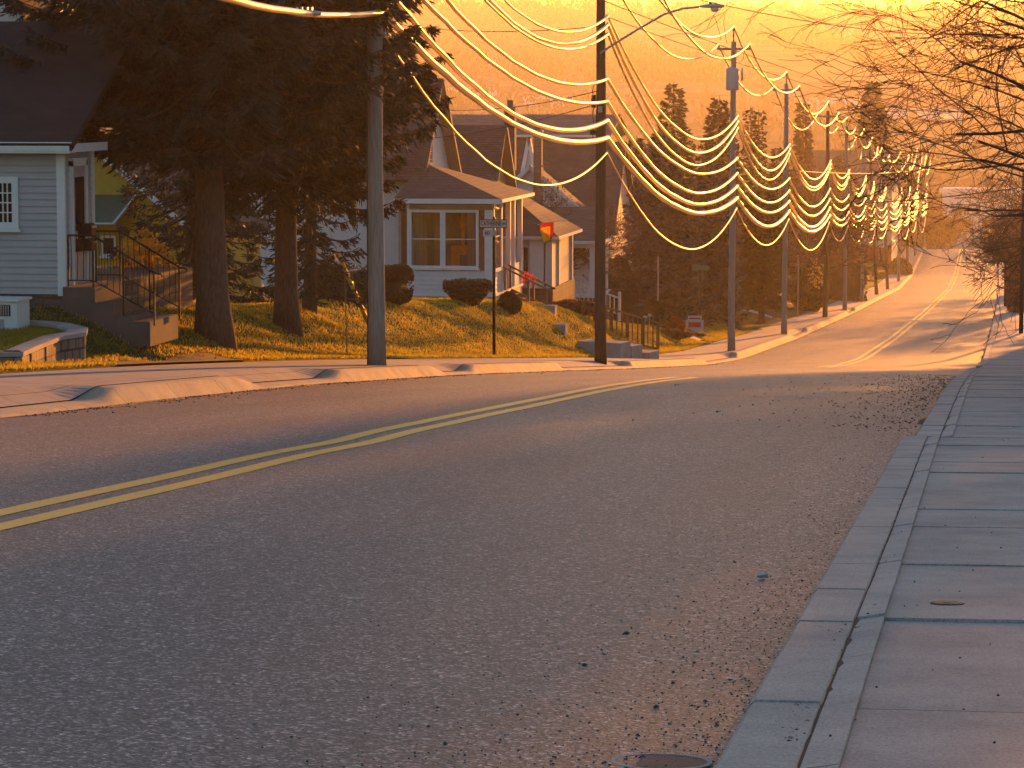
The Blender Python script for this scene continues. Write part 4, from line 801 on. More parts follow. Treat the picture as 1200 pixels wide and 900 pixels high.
# terraced concrete blocks + wooden fence rail by the walk
O = Vector(atX(683, 424, -14.9)); t = thing('block_steps', 'stepped concrete blocks edging the walk right of the dark lamp pole', 'retaining blocks', O)
for k, (a, b, y0, y1) in enumerate(((676, 727, 396, 424), (722, 741, 400, 424), (738, 761, 408, 424))):
    x0, x1 = (float(atY(p, 400, O.y+k*1.1)[0]-O.x) for p in (a, b)); z = float(atY(700, y0+4, O.y+k*1.1)[2]-O.z)
    MB().prism([(x0, k*1.1, -.5), (x1, k*1.1, -.5), (x1, k*1.1, z*.92), (x0, k*1.1, z)], (.25, 1.0, 0)).build('block', 'walk', t)
a = atX(684, 397, -16.6); b = atX(771, 412, -14.5); t = thing('wooden_fence', 'brown wooden picket rail sloping down beside the concrete blocks', 'fence', b)
A = Vector((a[0]-b[0], a[1]-b[1], a[2]-b[2])); A2 = A+Vector((0, 0, (397-352)/F*a[1])); B2 = Vector((0, 0, (412-378)/F*b[1])); A.z += .25
MB().obox(A2, B2, .12, .06).build('top_rail', 'wood_rail', t); MB().obox(A, Vector((0, 0, .12)), .05, .09).build('bottom_rail', 'wood_rail', t)
for k in range(15):
    q = k/14; lo = A.lerp(Vector((0, 0, .12)), q); hi = A2.lerp(B2, q); w_ = .075 if k % 3 == 2 or k == 14 else .03
    MB().box(lo.x-w_, lo.x+w_, lo.y-.03, lo.y+.03, lo.z-(.5 if w_ > .05 else 0), hi.z-.03).build('post' if w_ > .05 else 'picket', 'wood_rail', t)

# ================================================================== SIGNS AND SMALL STREET THINGS
p = hit(579, 422, .35); X, Y = float(atX(579, 422, -14.5)[0]), float(atX(579, 422, -14.5)[1]); Z = float(gz(X, Y)); t = thing('street_sign', 'white street name sign on a black post by the verge', 'street sign', (X, Y, Z))
hh = float(atY(579, 262, Y)[2]-Z); MB().tube([(0, 0, -.2), (0, 0, hh-.45), (0, 0, hh+.2)], [.05, .045, .035], 10).build('post', 'black', t, True)
bl = MB().box(-.40, .38, -.05, -.03, hh-.10, hh+.10).build('sign_blade', 'sign_white', t); fr = MB()
for a in ((-.42, .40, -.056, -.025, hh+.10, hh+.125), (-.42, .40, -.056, -.025, hh-.125, hh-.10), (-.42, -.4, -.056, -.025, hh-.10, hh+.10), (.38, .4, -.056, -.025, hh-.10, hh+.10)): fr.box(*a)
fr.build('frame', 'sign_black', bl)
v, f = text_mesh('CATHERINE', .19); xs = [q[0] for q in v]; s = .60/(max(xs)-min(xs)); mb = MB(); mb.add([(q[0]*s-.08, -.0512-q[2], q[1]*1.0+hh) for q in v], f); mb.build('lettering', 'sign_black', bl)
v, f = text_mesh('AV', .10); mb = MB(); mb.add([(q[0]+.31, -.0512-q[2], q[1]+hh) for q in v], f); mb.build('lettering', 'sign_black', bl)
h2 = float(atY(579, 273, Y)[2]-Z); b2 = MB().prism([(-.30, -.22, h2-.1), (-.04, -.03, h2-.1), (-.04, -.03, h2+.1), (-.30, -.22, h2+.1)], (.015, -.02, 0)).build('sign_blade', 'sign_white', t)
MB().tube([(0, 0, h2-.1), (0, 0, h2-.06), (0, 0, h2+.06), (0, 0, h2+.1)], [.06, .07, .07, .06], 8).build('bracket', 'steel', t)
v, f = text_mesh('RD', .12); mb = MB(); d = Vector((.26, .19, 0)).normalized(); mb.add([(-.17+q[0]*d.x+.016*d.y*0-.0, -.15+q[0]*d.y-.006-q[2], q[1]+h2) for q in v], f); mb.build('lettering', 'sign_black', b2)
# second street sign with green blade
Y = 157.; a = atY(820, 378, Y); zb = float(gz(a[0], Y)); t = thing('street_sign', 'dark post with a small green name sign in front of the blue spruce', 'street sign', (a[0], Y, zb)); hh = float(atY(820, 316, Y)[2]-zb)
MB().tube([(0, 0, -.2), (0, 0, hh)], .05, 8).build('post', 'sign_black', t); MB().obox((-.42, 0, hh+.14), (.45, .25, hh+.06), .03, .26).build('sign_blade', 'sign_green', t)
a = atY(814, 378, 155.); t = thing('yard_sign', 'white lawn sign with red panels in front of the big conifers', 'yard sign', (a[0], 155., float(gz(a[0], 155.)))); z0 = .04
MB().box(-.46, .46, 0, .05, z0, z0+.62).box(-.36, .36, 0, .05, z0+.62, z0+.84).build('board', 'sign_white', t); MB().box(-.33, .33, -.02, -.004, z0+.24, z0+.5).box(-.3, .3, -.02, -.004, z0+.66, z0+.74).build('red_panel', 'red', t); MB().box(-.4, -.36, .052, .08, -.2, z0+.6).box(.36, .4, .052, .08, -.2, z0+.6).build('stake', 'steel', t)
for px, pyt, pyb, Y, lab in ((771, 302, 354, 158., 'thin grey post by the trimmed hedge in front of the spruce'), (935, 300, 356, 205., 'thin grey post on the lawn left of the dark utility pole')):
    a = atY(px, pyb, Y); zb = min(float(gz(a[0], Y)), a[2]); t = thing('marker_post', lab, 'post', (a[0], Y, zb)); h = float(atY(px, pyt, Y)[2]-zb); MB().tube([(0, 0, -.2), (0, 0, h)], .045, 8).build('post', 'steel', t); MB().lathe((0, 0, h), [(.055, 0), (.06, .03), (.02, .07)], 8).build('cap', 'steel', t)
for px, py, Y, lab in ((640, 391, 112., 'flat stone slab set in the lawn left of the dark lamp pole, upper'), (652, 397, 108., 'flat stone slab set in the lawn left of the dark lamp pole, lower')):
    a = atY(px, py, Y); z = float(gz(a[0], Y)); t = tag(MB().box(-.38, .38, -.3, .3, -.3, .09).build('stone_slab', 'walk'), lab, 'stone slab'); t.location = (a[0], Y, z)
# pair of path lights
for k, px in enumerate((756, 761)):
    a = atY(px, 384, 140.); zb = float(gz(a[0], 140.)); t = thing('garden_light', ('left' if k == 0 else 'right')+' of two small garden lights behind the wooden fence', 'garden light', (a[0], 140., zb), group='garden lights behind the fence'); h = float(atY(px, 374+k*-2, 140)[2]-zb)
    MB().tube([(0, 0, -.1), (0, 0, h)], .015, 6).build('stem', 'steel', t); MB().lathe((0, 0, h), [(.03, 0), (.09, .03), (.10, .1), (.12, .12), (.02, .17)], 10).build('lantern', 'glass_lamp', t, True)
# yellow guy guard and its wire, garden stake
a = atY(401, 293, 74.); b = atY(431, 364, 74.); gzb = float(gz(b[0], 74.)); t = thing('guy_guard', 'bright yellow plastic guard leaning on a guy wire behind the grey pole', 'guy guard', (b[0], 74., gzb))
A = Vector((a[0]-b[0], -.6, a[2]-gzb)); MB().tube([(0, 0, b[2]-gzb-.3), A], .055, 10).build('sleeve', 'guy_yellow', t, True)
MB().tube([(0.1, 0.1, -.1), A, A*1.9], .008, 5).build('guy_wire', 'steel', t)
a = atY(407, 385, 66.); zb = float(gz(a[0], 66.)); t = thing('garden_stake', 'thin rusty garden stake standing in the lawn under the spruce', 'stake', (a[0], 66., zb)); MB().tube([(0, 0, -.1), (-.02, 0, .6), (-.06, 0, float(atY(403, 318, 66)[2]-zb))], .014, 6).build('rod', 'wood_rail', t); MB().lathe((0, 0, .3), [(.015, 0), (.04, .02), (.015, .04)], 8).build('knob', 'steel', t)
# iron cover in the right pavement, ring in the road, litter
def gp(px, py, dz=.16): 
    return hit(px, py, dz)
p = gp(1110, 710); zc = float(ROADZ(p[1]))+.156; t = thing('valve_cover', 'small dark iron cover set into the right pavement', 'cover', (p[0], p[1], zc)); MB().lathe((0, 0, -.02), [(.075, 0), (.075, .024), (.070, .026)], 20).build('lid', 'iron', t); t.rotation_euler.x = -.066; t.location.z += .004; MB().lathe((0, 0, .005), [(.02, 0), (.018, .003)], 8).build('boss', 'iron', t)
p = gp(775, 886, .0); zc = float(roadz(np.array(p[0]), np.array(p[1]))); mb = MB(); V = []
for j in range(40):
    q = 2*pi*j/40
    for r, z in ((.15, .001), (.152, .004), (.168, .004), (.17, .0005)): V.append((r*cos(q), r*sin(q), z))
mb.add(V, [(j*4+i, j*4+i+1, ((j+1) % 40)*4+i+1, ((j+1) % 40)*4+i) for j in range(40) for i in range(3)]); t = thing('drain_cover', 'round worn ring cover flush in the asphalt by the near kerb', 'cover', (p[0], p[1], zc)); mb.build('ring', 'walk', t); t.rotation_euler.x = -.066; MB().lathe((0, 0, -.008), [(.149, 0), (.149, .0095)], 24).build('lid', 'gravel', t)
p = gp(893, 676, .0); t = tag(MB().add([(-.03, -.01, .02), (.03, 0, .03), (.035, .02, .005), (-.02, .025, .004), (0, .01, .04)], [(0, 1, 4), (1, 2, 4), (2, 3, 4), (3, 0, 4), (0, 3, 2, 1)]).build('paper_scrap', 'sign_white'), 'tiny white scrap of litter on the asphalt near the right kerb', 'litter'); t.location = (p[0], p[1], float(roadz(np.array(p[0]), np.array(p[1]))))
# gravel along the right kerb, leaves in the joint
def scatter(name, n, fx_, size, m, zf, seed):
    r = np.random.default_rng(seed); V = []; Fq = []
    base = np.array([(1, 0, 0), (-1, 0, 0), (0, 1, 0), (0, -1, 0), (0, 0, 1), (0, 0, -.6)]); fb = np.array([(0, 2, 4), (2, 1, 4), (1, 3, 4), (3, 0, 4), (2, 0, 5), (1, 2, 5), (3, 1, 5), (0, 3, 5)])
    X, Y = fx_(r, n); Z = zf(X, Y); s = size(r, n); a = r.uniform(0, 6.28, n)
    B = base[None]*r.uniform(.6, 1.2, (n, 6, 3))*s[:, None, None]; B[..., 2] *= .7
    c, sn = np.cos(a)[:, None], np.sin(a)[:, None]; x = B[..., 0]*c-B[..., 1]*sn; y = B[..., 0]*sn+B[..., 1]*c; P = np.stack([x+X[:, None], y+Y[:, None], B[..., 2]+Z[:, None]+s[:, None]*.25], -1)
    o = fast_mesh(name, P.reshape(-1, 3), (fb[None]+6*np.arange(n)[:, None, None]).reshape(-1, 3), m); o['kind'] = 'stuff'; return o
def gx(r, n): Y = 9+55*r.random(n)**1.7; u = r.exponential(.42, n); return -.87+.09*(Y > 28.2)-np.minimum(u, 3.5), Y
scatter('kerb_gravel', 5200, gx, lambda r, n: .0026+.0050*r.random(n)**1.5+.010*(r.random(n) < .02)*r.random(n), 'gravel', lambda X, Y: roadz(X, Y), 3)
scatter('kerb_gravel', 400, gx, lambda r, n: .003+.006*r.random(n)**2, 'pebble', lambda X, Y: roadz(X, Y), 4)
def gx2(r, n): Y = 34+50*r.random(n); return -.9-np.minimum(r.exponential(.8, n), 4.5), Y
scatter('kerb_gravel', 1500, gx2, lambda r, n: .008+.016*r.random(n)**2, 'gravel', lambda X, Y: roadz(X, Y), 8)
def gx3(r, n): Y = 9+60*r.random(n)**1.5; return -.60+.09*(Y > 28.2)+r.normal(0, .02, n), Y
scatter('joint_debris', 900, gx3, lambda r, n: .005+.006*r.random(n), 'leaf_dry', lambda X, Y: ROADZ(Y)+.148, 5)
def gx4(r, n): Y = 9+50*r.random(n)**1.5; return r.uniform(-.6, 1.4, n), Y
scatter('pavement_grit', 160, gx4, lambda r, n: .004+.005*r.random(n), 'gravel', lambda X, Y: ROADZ(Y)+.165, 6)
def gx5(r, n): Y = 34+90*r.random(n); return -11.5+r.exponential(.15, n), Y
scatter('gutter_gravel', 1800, gx5, lambda r, n: .010+.014*r.random(n), 'gravel', lambda X, Y: roadz(X, Y), 7)
def gx6(r, n): Y = 8+90*r.random(n)**1.3; return r.uniform(-11.3, -1, n), Y
scatter('road_grit', 500, gx6, lambda r, n: .005+.006*r.random(n), 'pebble', lambda X, Y: roadz(X, Y), 9)

# ================================================================== VEGETATION
def cards(P, D, ln, wd, rng, cross=False, up_bias=0):
    """thin leaf or needle-spray quads at P pointing along D"""
    n = len(P); D = D/np.linalg.norm(D, axis=1, keepdims=True); r = rng.normal(size=(n, 3)); S = np.cross(D, r); S /= np.linalg.norm(S, axis=1, keepdims=True)+1e-9
    ln = np.asarray(ln)[:, None]; wd = np.asarray(wd)[:, None]
    V = np.stack([P, P+D*ln*.45+S*wd, P+D*ln, P+D*ln*.55-S*wd], 1).reshape(-1, 3); return V
def quads(n): return (np.arange(n)[:, None]*4+np.arange(4)[None])
def spruce(name, label, X, Y, H, R, m='needle', zlow=1.2, seed=1, nb=None, dens=1.0, trunk_r=.36, droop=.55, size=1.0, group=None, power=.8, skirt=0, zbase=None):
    rng = np.random.default_rng(seed); zb = float(gz(X, Y)) if zbase is None else zbase; t = thing(name, label, 'tree', (X, Y, zb), group=group)
    hs = np.linspace(-.3, H, 14); MB().tube([(.06*sin(h*.5+seed), .05*cos(h*.4), h) for h in hs], [trunk_r*(1-h/H*.95)+(trunk_r*.18*max(0, 1-h/.8)**2 if h < .8 else 0)+.01 for h in hs], 16).build('trunk', 'bark', t, True)
    nb = nb or int(H*16); Vs = []; br = MB()
    for b in range(nb):
        u = (b+.5)/nb; z = zlow+(H-zlow-.2)*u; f = (1-u)**power; L = R*f*rng.uniform(.72, 1.12)*(1-skirt*(1-sst(0, .3, u)))+.15; a = b*2.39996+rng.normal(0, .2)
        k = max(4, int(L*7)); s = np.linspace(0, 1, k)
        dr = droop*L*(.35+.5*(1-u)); px = cos(a)*L*s; py = sin(a)*L*s; pz = z-dr*np.sin(s*1.9)*.8+.25*L*s**3*.6
        br.tube(list(zip(px, py, pz)), list(np.linspace(.035*f+.012, .006, k)), 4, cap=False)
        C = np.stack([px, py, pz], 1)
        nbl = max(3, int(L*11*dens**.5)); per = max(3, int(6.5*dens**.5)); sb = rng.random(nbl)**.7*.92+.08; m_ = nbl*per
        side = np.repeat(rng.choice([-1, 1], nbl), per); bl = np.repeat((L*.30*(1.08-sb)+.16*size**.5)*rng.uniform(.5, 1.15, nbl), per); ss = np.repeat(sb, per); tt = np.tile((np.arange(per)+.5)/per, nbl)
        hang = np.repeat(rng.uniform(.25, 1.0, nbl), per)*(.75 if droop > .5 else .35)
        base = np.stack([np.interp(ss, s, C[:, i]) for i in range(3)], 1); ox = (-sin(a)*side*.85+cos(a)*.5); oy = (cos(a)*side*.85+sin(a)*.5)
        base += np.stack([ox*bl*tt, oy*bl*tt, -bl*hang*tt**1.3], 1)+rng.normal(0, .012*size, (m_, 3))
        D = np.stack([ox+rng.normal(0, .35, m_), oy+rng.normal(0, .35, m_), -hang*.9+rng.normal(0, .3, m_)], 1)
        Vs.append(cards(base, D, size*rng.uniform(.13, .26, m_), size*rng.uniform(.025, .055, m_)*(.55 if size == 1.0 else 1), rng))
    V = np.concatenate(Vs); fast_mesh('crown', V, quads(len(V)//4), m, t); br.build('branches', 'bark', t, True, fixn=False); return t
def ppos(px, Y): return float(atY(px, 250, Y)[0])
a1 = atX(250, 386, -15.5); a2 = atX(328, 379, -16.2)
spruce('spruce_tree', 'large dark spruce with the thickest trunk, nearest the iron railing', -15.5, float(a1[1]), 15.5, 4.9, zlow=4.3, seed=3, nb=260, dens=4.2, trunk_r=.34, power=.5, skirt=.5)
spruce('spruce_tree', 'large dark spruce with its trunk just left of the grey utility pole', -16.0, float(a2[1]), 15, 4.1, zlow=3.6, seed=4, nb=260, dens=4.2, trunk_r=.28, power=.5, skirt=.45)
spruce('spruce_tree', 'dark spruce branching to the ground behind the two big spruce trunks', ppos(226, 75), 75., 12, 2.3, zlow=.5, seed=5, nb=150, dens=1.8, trunk_r=.2)
spruce('spruce_tree', 'bushy spruce beside the yellow guard, branches reaching the lawn', ppos(362, 72), 72., 11, 1.5, zlow=.7, seed=6, nb=120, dens=1.8, trunk_r=.16)
def zat(py, Y): return float(atY(700, py, Y)[2])
def con(px, pyt, Y, rpx, m, lab, seed, zlow=.3, dens=.8, size=1.6, name='conifer_tree', nb=None, power=.72, dx=0):
    X = ppos(px, Y); zb = float(gz(X, Y)); H = zat(pyt, Y)-zb; return spruce(name, lab, X, Y, H, rpx/F*Y, m, zlow, seed, nb or int(60+H*6), dens, .2, .4, size, power=power)
con(775, 150, 165, 68, 'needle_blue', 'broad blue grey spruce filling the space behind the wooden fence', 11, dens=1.9, size=1.4, nb=210, power=.6)
con(832, 178, 178, 48, 'needle_blue', 'blue grey spruce behind the green street sign', 12, dens=1.5, size=1.4, nb=170, power=.7)
con(745, 158, 198, 46, 'needle', 'dark evergreen just right of the lamp pole behind the arborvitae', 65, size=1.8, dens=1.2, power=.7)
con(788, 95, 205, 50, 'needle_pine', 'tall thin-topped conifer rising behind the blue spruce', 13, dens=.7, size=2.0)
con(842, 112, 215, 54, 'needle', 'dark conifer crossed by the transformer pole', 14, dens=.9, size=2.0)
con(879, 124, 235, 11, 'needle', 'narrow columnar cypress left of the pair behind the transformer pole', 15, size=1.6, power=.35, name='cypress_tree', nb=140)
con(889, 128, 240, 9, 'needle', 'narrow columnar cypress right of the pair behind the transformer pole', 16, size=1.6, power=.35, name='cypress_tree', nb=140)
con(940, 118, 320, 17, 'needle', 'slender conifer behind the slim grey pole', 17, size=3.2, dens=.8, nb=130)
con(1021, 95, 440, 36, 'needle', 'tall lone conical conifer standing above the far street', 18, size=4.5, dens=.5, nb=150)
con(893, 215, 186, 26, 'needle_pine', 'sunlit green pine leaning out over the lawn left of the slim pole', 19, zlow=1.2, size=2.2, dens=1.1, name='pine_tree', power=.3, nb=90)
con(1068, 196, 520, 11, 'needle', 'small hazy conifer near the crest, left of the last poles', 61, size=5, dens=.4, nb=70)
con(1095, 222, 560, 12, 'needle', 'small hazy conifer just past the crest of the road', 62, size=5, dens=.4, nb=70)
con(985, 178, 340, 20, 'needle', 'hazy conifer behind the third street lamp', 63, size=3.5, dens=.5, nb=90)
con(912, 170, 260, 26, 'needle', 'dark hazy conifer behind the slim grey pole', 64, size=2.6, dens=.7, nb=110)
con(700, 175, 190, 30, 'needle', 'dark evergreen half hidden by the lamp pole', 20, size=2.2, dens=1.0)
# bare trees
def bare(name, label, X, Y, H, spread, seed, r0=.16, levels=5, m='twig', trunk_h=None, kids=3, zbase=None, lean=(0, 0), twist=.45, leaves=None, group=None, maxseg=9000):
    rng = random.Random(seed); mr = .006+Y*.00006; zb = float(gz(X, Y)) if zbase is None else zbase; t = thing(name, label, 'tree', (X, Y, zb), group=group); tr = MB(); tw = MB(); th = trunk_h or H*.28; cnt = [0]; tips = []
    def go(p, d, L, r, lv):
        if cnt[0] > maxseg: return
        n = 5 if lv <= 2 else 4; pts = [p]; rr = [r]; q = p.copy(); dd = d.copy()
        for k in range(n):
            dd = (dd+Vector((rng.gauss(0, .16), rng.gauss(0, .16), rng.gauss(.02, .12)))).normalized(); q = q+dd*L/n; pts.append(q.copy()); rr.append(max(mr, r*(1-.55*(k+1)/n)))
        (tr if lv <= 1 else tw).tube(pts, rr, 7 if lv <= 1 else (4 if lv < 4 else 3), cap=False); cnt[0] += 1
        if lv >= levels: tips.append(q.copy()); return
        nk = kids+(1 if lv in (0, 1) else 0)+(rng.random() < .4)
        for k in range(int(nk)):
            i = rng.randint(2, n) if lv > 0 else rng.randint(3, n); b = pts[i]; ax = Vector((rng.gauss(0, 1), rng.gauss(0, 1), rng.gauss(0, .6))); nd = (dd*1.0+ax.normalized()*(.75+twist*rng.random())*(spread)).normalized(); nd.z = nd.z*.8+(.08 if lv < 2 else 0)
            go(b, nd.normalized(), L*rng.uniform(.6, .82), rr[i]*rng.uniform(.55, .75), lv+1)
    go(Vector((0, 0, -.2)), Vector((lean[0], lean[1], 1)).normalized(), th+.2, r0, 0)
    tr.build('trunk', m, t, True, fixn=False); tw.build('crown', m, t, True, fixn=False)
    if leaves:
        mt, per, sz = leaves; r2 = np.random.default_rng(seed); T = np.array([tuple(q) for q in tips]); T = np.repeat(T, per, 0)+r2.normal(0, sz*2.2, (len(T)*per, 3)); V = cards(T, r2.normal(size=T.shape), r2.uniform(.5, 1, len(T))*sz, r2.uniform(.2, .4, len(T))*sz, r2); fast_mesh('dead_leaves', V, quads(len(T)), mt, t)
    return t
bg = [(905, 205, 200, .30, 'pale-barked bare tree left of the slim grey pole', 'twig_pale'), (948, 190, 232, .3, 'bare tree over the glowing shrub', 'twig'), (925, 165, 270, .3, 'bare tree behind the slim grey pole', 'twig'), (985, 185, 290, .3, 'bare tree just left of the third street lamp', 'twig'),
      (865, 200, 250, .3, 'bare tree behind the pine at the transformer pole', 'twig'), (902, 150, 330, .35, 'tall bare tree between the cypresses and the slender conifer', 'twig'), (965, 150, 380, .35, 'tall bare tree right of the slender conifer', 'twig'),
      (1065, 140, 470, .4, 'tall pale bare tree beside the lone conical conifer', 'twig_pale'), (1085, 200, 500, .4, 'bare tree at the crest left of the road', 'twig'), (1105, 215, 520, .4, 'bare tree close to the last utility pole', 'twig'), (1118, 240, 480, .3, 'small bare tree at the left verge of the crest', 'twig'), (668, 205, 142, .12, 'slim bare tree in front of the white gable wall', 'twig_pale'), (650, 215, 141, .12, 'thin bare sapling next to the brick chimney', 'twig_pale'),
      (720, 180, 240, .3, 'bare tree behind the lamp pole street arm', 'twig'), (755, 165, 260, .3, 'bare tree rising left of the thin-topped conifer', 'twig'), (1160, 190, 520, .35, 'bare tree to the right above the white block building', 'twig'), (1040, 165, 520, .4, 'bare tree behind the conical conifer', 'twig')]
for i, (px, pyt, Y, r0, lab, m) in enumerate(bg):
    X = ppos(px, Y); zb = float(gz(X, Y)); H = zat(pyt, Y)-zb; f = 1+Y/300
    bare('bare_tree', lab, X, float(Y), H, .75, 30+i, r0*.9, 5, m, trunk_h=H*.34, kids=3, leaves=('leaf_dry', 4, .10*f) if i % 2 == 0 else None, maxseg=2200)
# the big bare tree on the right, trunk just outside the frame, crown across the top right corner
def big_tree():
    X, Y = 3.4, 60.; zb = float(gz(X, Y)); t = thing('bare_tree', 'large dark bare tree spreading twigs across the upper right corner', 'tree', (X, Y, zb)); rng = random.Random(11); tr = MB(); tw = MB(); cnt = [0]
    tr.tube([(.25, 0, -.3), (.1, 0, 1.2), (0, .05, 2.4), (.05, 0, 4.0), (.15, 0, 6.2), (.1, 0, 8.5), (.3, 0, 11)], [.34, .24, .22, .19, .15, .1, .03], 12)
    def go(p, d, L, r, lv, grav):
        cnt[0] += 1; n = 6; pts = [p]; rr = [r]; q = p.copy(); dd = d.copy()
        for k in range(n):
            dd = (dd+Vector((rng.gauss(0, .13), rng.gauss(0, .16), rng.gauss(grav, .13)))).normalized(); q = q+dd*L/n; pts.append(q.copy()); rr.append(max(.0062, r*(1-.6*(k+1)/n)))
        tw.tube(pts, rr, 5 if lv < 3 else 3, cap=False)
        if lv >= 5: return
        for k in range(rng.choice((3, 4, 4)) if lv < 4 else 3):
            i = rng.randint(1, n); ax = Vector((rng.gauss(-.2, 1), rng.gauss(0, 1), rng.gauss(0, .8))).normalized(); nd = (dd+ax*rng.uniform(.5, 1.0)).normalized(); go(pts[i], nd, L*rng.uniform(.52, .74), rr[i]*rng.uniform(.5, .72), lv+1, grav*.9)
    for h, dx, dy, dz, L, g in ((2.8, -1, .1, .05, 3.4, -.01), (3.3, -1, -.4, .2, 3.6, -.03), (3.9, -1, .3, .15, 4.0, -.04), (4.5, -1, -.1, .3, 4.2, -.03), (5.2, -.9, .35, .5, 4.2, 0), (5.8, -.8, -.4, .7, 3.8, 0), (6.6, -.6, .2, .9, 3.6, .02), (4.2, .8, .4, .4, 3.8, 0), (5.5, .7, -.5, .6, 3.6, 0), (3.6, .3, 1, .3, 3.2, 0), (6.2, .1, -1, .6, 3.2, 0), (7.5, -.3, .1, 1, 3.0, 0), (5.0, -1, .2, .1, 4.0, -.04), (3.1, -1, .6, .3, 3.2, 0), (7.0, -.9, -.2, .6, 3.6, .0), (6.0, -1, .5, .25, 3.9, -.02)):
        go(Vector((0, 0, h)), Vector((dx, dy, dz)).normalized(), L*1.08, .062, 1, g)
    tr.build('trunk', 'twig', t, True, fixn=False); tw.build('crown', 'twig', t, True, fixn=False)
big_tree()
# right side poles
for (X, Y, Z), px, lab, h in ((R1, 1198, 'utility pole at the right edge of the picture on the right pavement', 9.5), (R2, 1179, 'slim dark pole farther along the right pavement', 7.0)):
    a = atY(px, 300, Y); t = thing('utility_pole', lab, 'utility pole', (a[0], Y, Z), group='poles on the right pavement'); MB().tube([(0, 0, -.1), (0, 0, h*.5), (0.02, 0, h)], [.13, .115, .09], 12).build('trunk', 'wood_dark', t, True); MB().box(-.16, .16, -.14, -.09, h-1.2, h-1.05).tube([(0, 0, h), (0, 0, h+.2)], .03, 6).build('hardware', 'steel', t)
# hedges and shrubs
def shrub(name, label, X, Y, shape, m, seed, n=9000, sz=.05, zb=None, cat='shrub', group=None, noise=.05, core=None):
    """shape(u) -> point on unit-ish surface; leaves fill an outer shell"""
    rng = np.random.default_rng(seed); zb = float(gz(X, Y)) if zb is None else zb; t = thing(name, label, cat, (X, Y, zb), group=group); core = (m == 'boxwood') if core is None else core
    d = rng.normal(size=(n, 3)); d /= np.linalg.norm(d, axis=1, keepdims=True); P = shape(d); k = (rng.uniform(.9, 1.0, (n, 1)) if core else rng.random((n, 1))**.4)+noise*np.sin(P[:, :1]*9+P[:, 2:3]*7+seed)*.5; P = P*k; ctr = shape(d).mean(0)
    V = cards(P, d+rng.normal(0, .8, (n, 3)), (.75 if core else 1)*sz*rng.uniform(.8, 1.6, n), sz*rng.uniform(.35, .8, n), rng); fast_mesh('foliage', V, quads(n), m, t)
    # inner twigs
    mb = MB()
    for j in range(14):
        q = P[rng.integers(n)]; q = q*.85; mb.tube([(q[0]*.08, q[1]*.08, -.05), (q[0]*.5, q[1]*.5, q[2]*.45), tuple(q)], [.018, .012, .005], 4, cap=False)
    u = np.linspace(0, pi, 17); cd = np.array([(sin(a)*cos(b), sin(a)*sin(b), cos(a)) for a in u for b in np.linspace(0, 2*pi, 25)[:-1]]); cp = shape(cd)*.88; cm = MB(); cm.add(cp, [(i*24+j, i*24+(j+1) % 24, (i+1)*24+(j+1) % 24, (i+1)*24+j) for i in range(16) for j in range(24)]); core and cm.build('inner_growth', 'boxwood', t, fixn=False); mb.build('stems', 'twig', t, fixn=False); return t
def boxy(a, b, h, e=.35, z0=0):      # super-ellipsoid hedge standing on the ground
    def f(d):
        q = np.sign(d)*np.abs(d)**e; q = q/np.maximum(1e-6, (np.abs(q)**8).sum(1, keepdims=True)**(1/8)); return np.stack([q[:, 0]*a, q[:, 1]*b, (q[:, 2]+1)*h/2+z0], 1)
    return f
def goblet(a, h):
    def f(d):
        z = (np.sign(d[:, 2])*np.abs(d[:, 2])**.5+1)/2; th = np.arctan2(d[:, 1], d[:, 0]); r = a*(.35+.65*np.clip(z*1.7, 0, 1))*np.minimum(1, np.linalg.norm(d[:, :2], axis=1)*1.6); return np.stack([r*np.cos(th), r*np.sin(th), z*h], 1)
    return f
def egg(a, b, h): return lambda d: np.stack([d[:, 0]*a*(1-.35*np.clip(d[:, 2], 0, 1)), d[:, 1]*b*(1-.35*np.clip(d[:, 2], 0, 1)), (d[:, 2]+.9)*h/1.9], 1)
def sat(px, Y): return ppos(px, Y), float(Y)
X, Y = sat(422, 84); shrub('hedge', 'long clipped dark hedge behind the thick grey utility pole', X, Y, boxy(1.45, .7, zat(314, 84)-float(gz(X, Y))), 'boxwood', 41, 16000, .06, cat='hedge')
X, Y = sat(548, 96); shrub('clipped_shrub', 'clipped goblet shaped dark shrub under the sun porch window', X, Y, goblet(.78, zat(329, 96)-float(gz(X, Y))), 'boxwood', 42, 9000, .05)
X, Y = sat(597, 101); shrub('shrub', 'small green shrub right of the street sign post', X, Y, egg(.42, .4, zat(343, 101)-float(gz(X, Y))), 'boxwood', 43, 4000, .06)
X, Y = sat(672, 122); shrub('shrub', 'dark low shrubs in front of the white stair railing', X, Y, egg(1.4, .7, zat(352, 122)-float(gz(X, Y))), 'leaf_dry', 44, 9000, .07)
X, Y = sat(722, 150); shrub('clipped_shrub', 'tall rounded arborvitae right of the dark lamp pole', X, Y, egg(1.15, 1, zat(300, 150)-float(gz(X, Y))), 'boxwood', 45, 14000, .08)
X, Y = sat(752, 150); shrub('hedge', 'clipped box hedge behind the wooden fence', X, Y, boxy(1.15, .7, zat(353, 150)-float(gz(X, Y))), 'boxwood', 46, 9000, .08, cat='hedge')
X, Y = sat(792, 148); shrub('shrub', 'rusty red round shrub by the bend of the walk', X, Y, egg(.5, .5, zat(371, 148)-float(gz(X, Y))), 'leaf_red', 47, 3500, .09)
X, Y = sat(787, 143); shrub('shrub', 'brown withered bed of low shrubs below the rusty red one', X, Y, egg(1.0, .8, zat(388, 143)-float(gz(X, Y))+.1), 'leaf_dry', 48, 4000, .09)
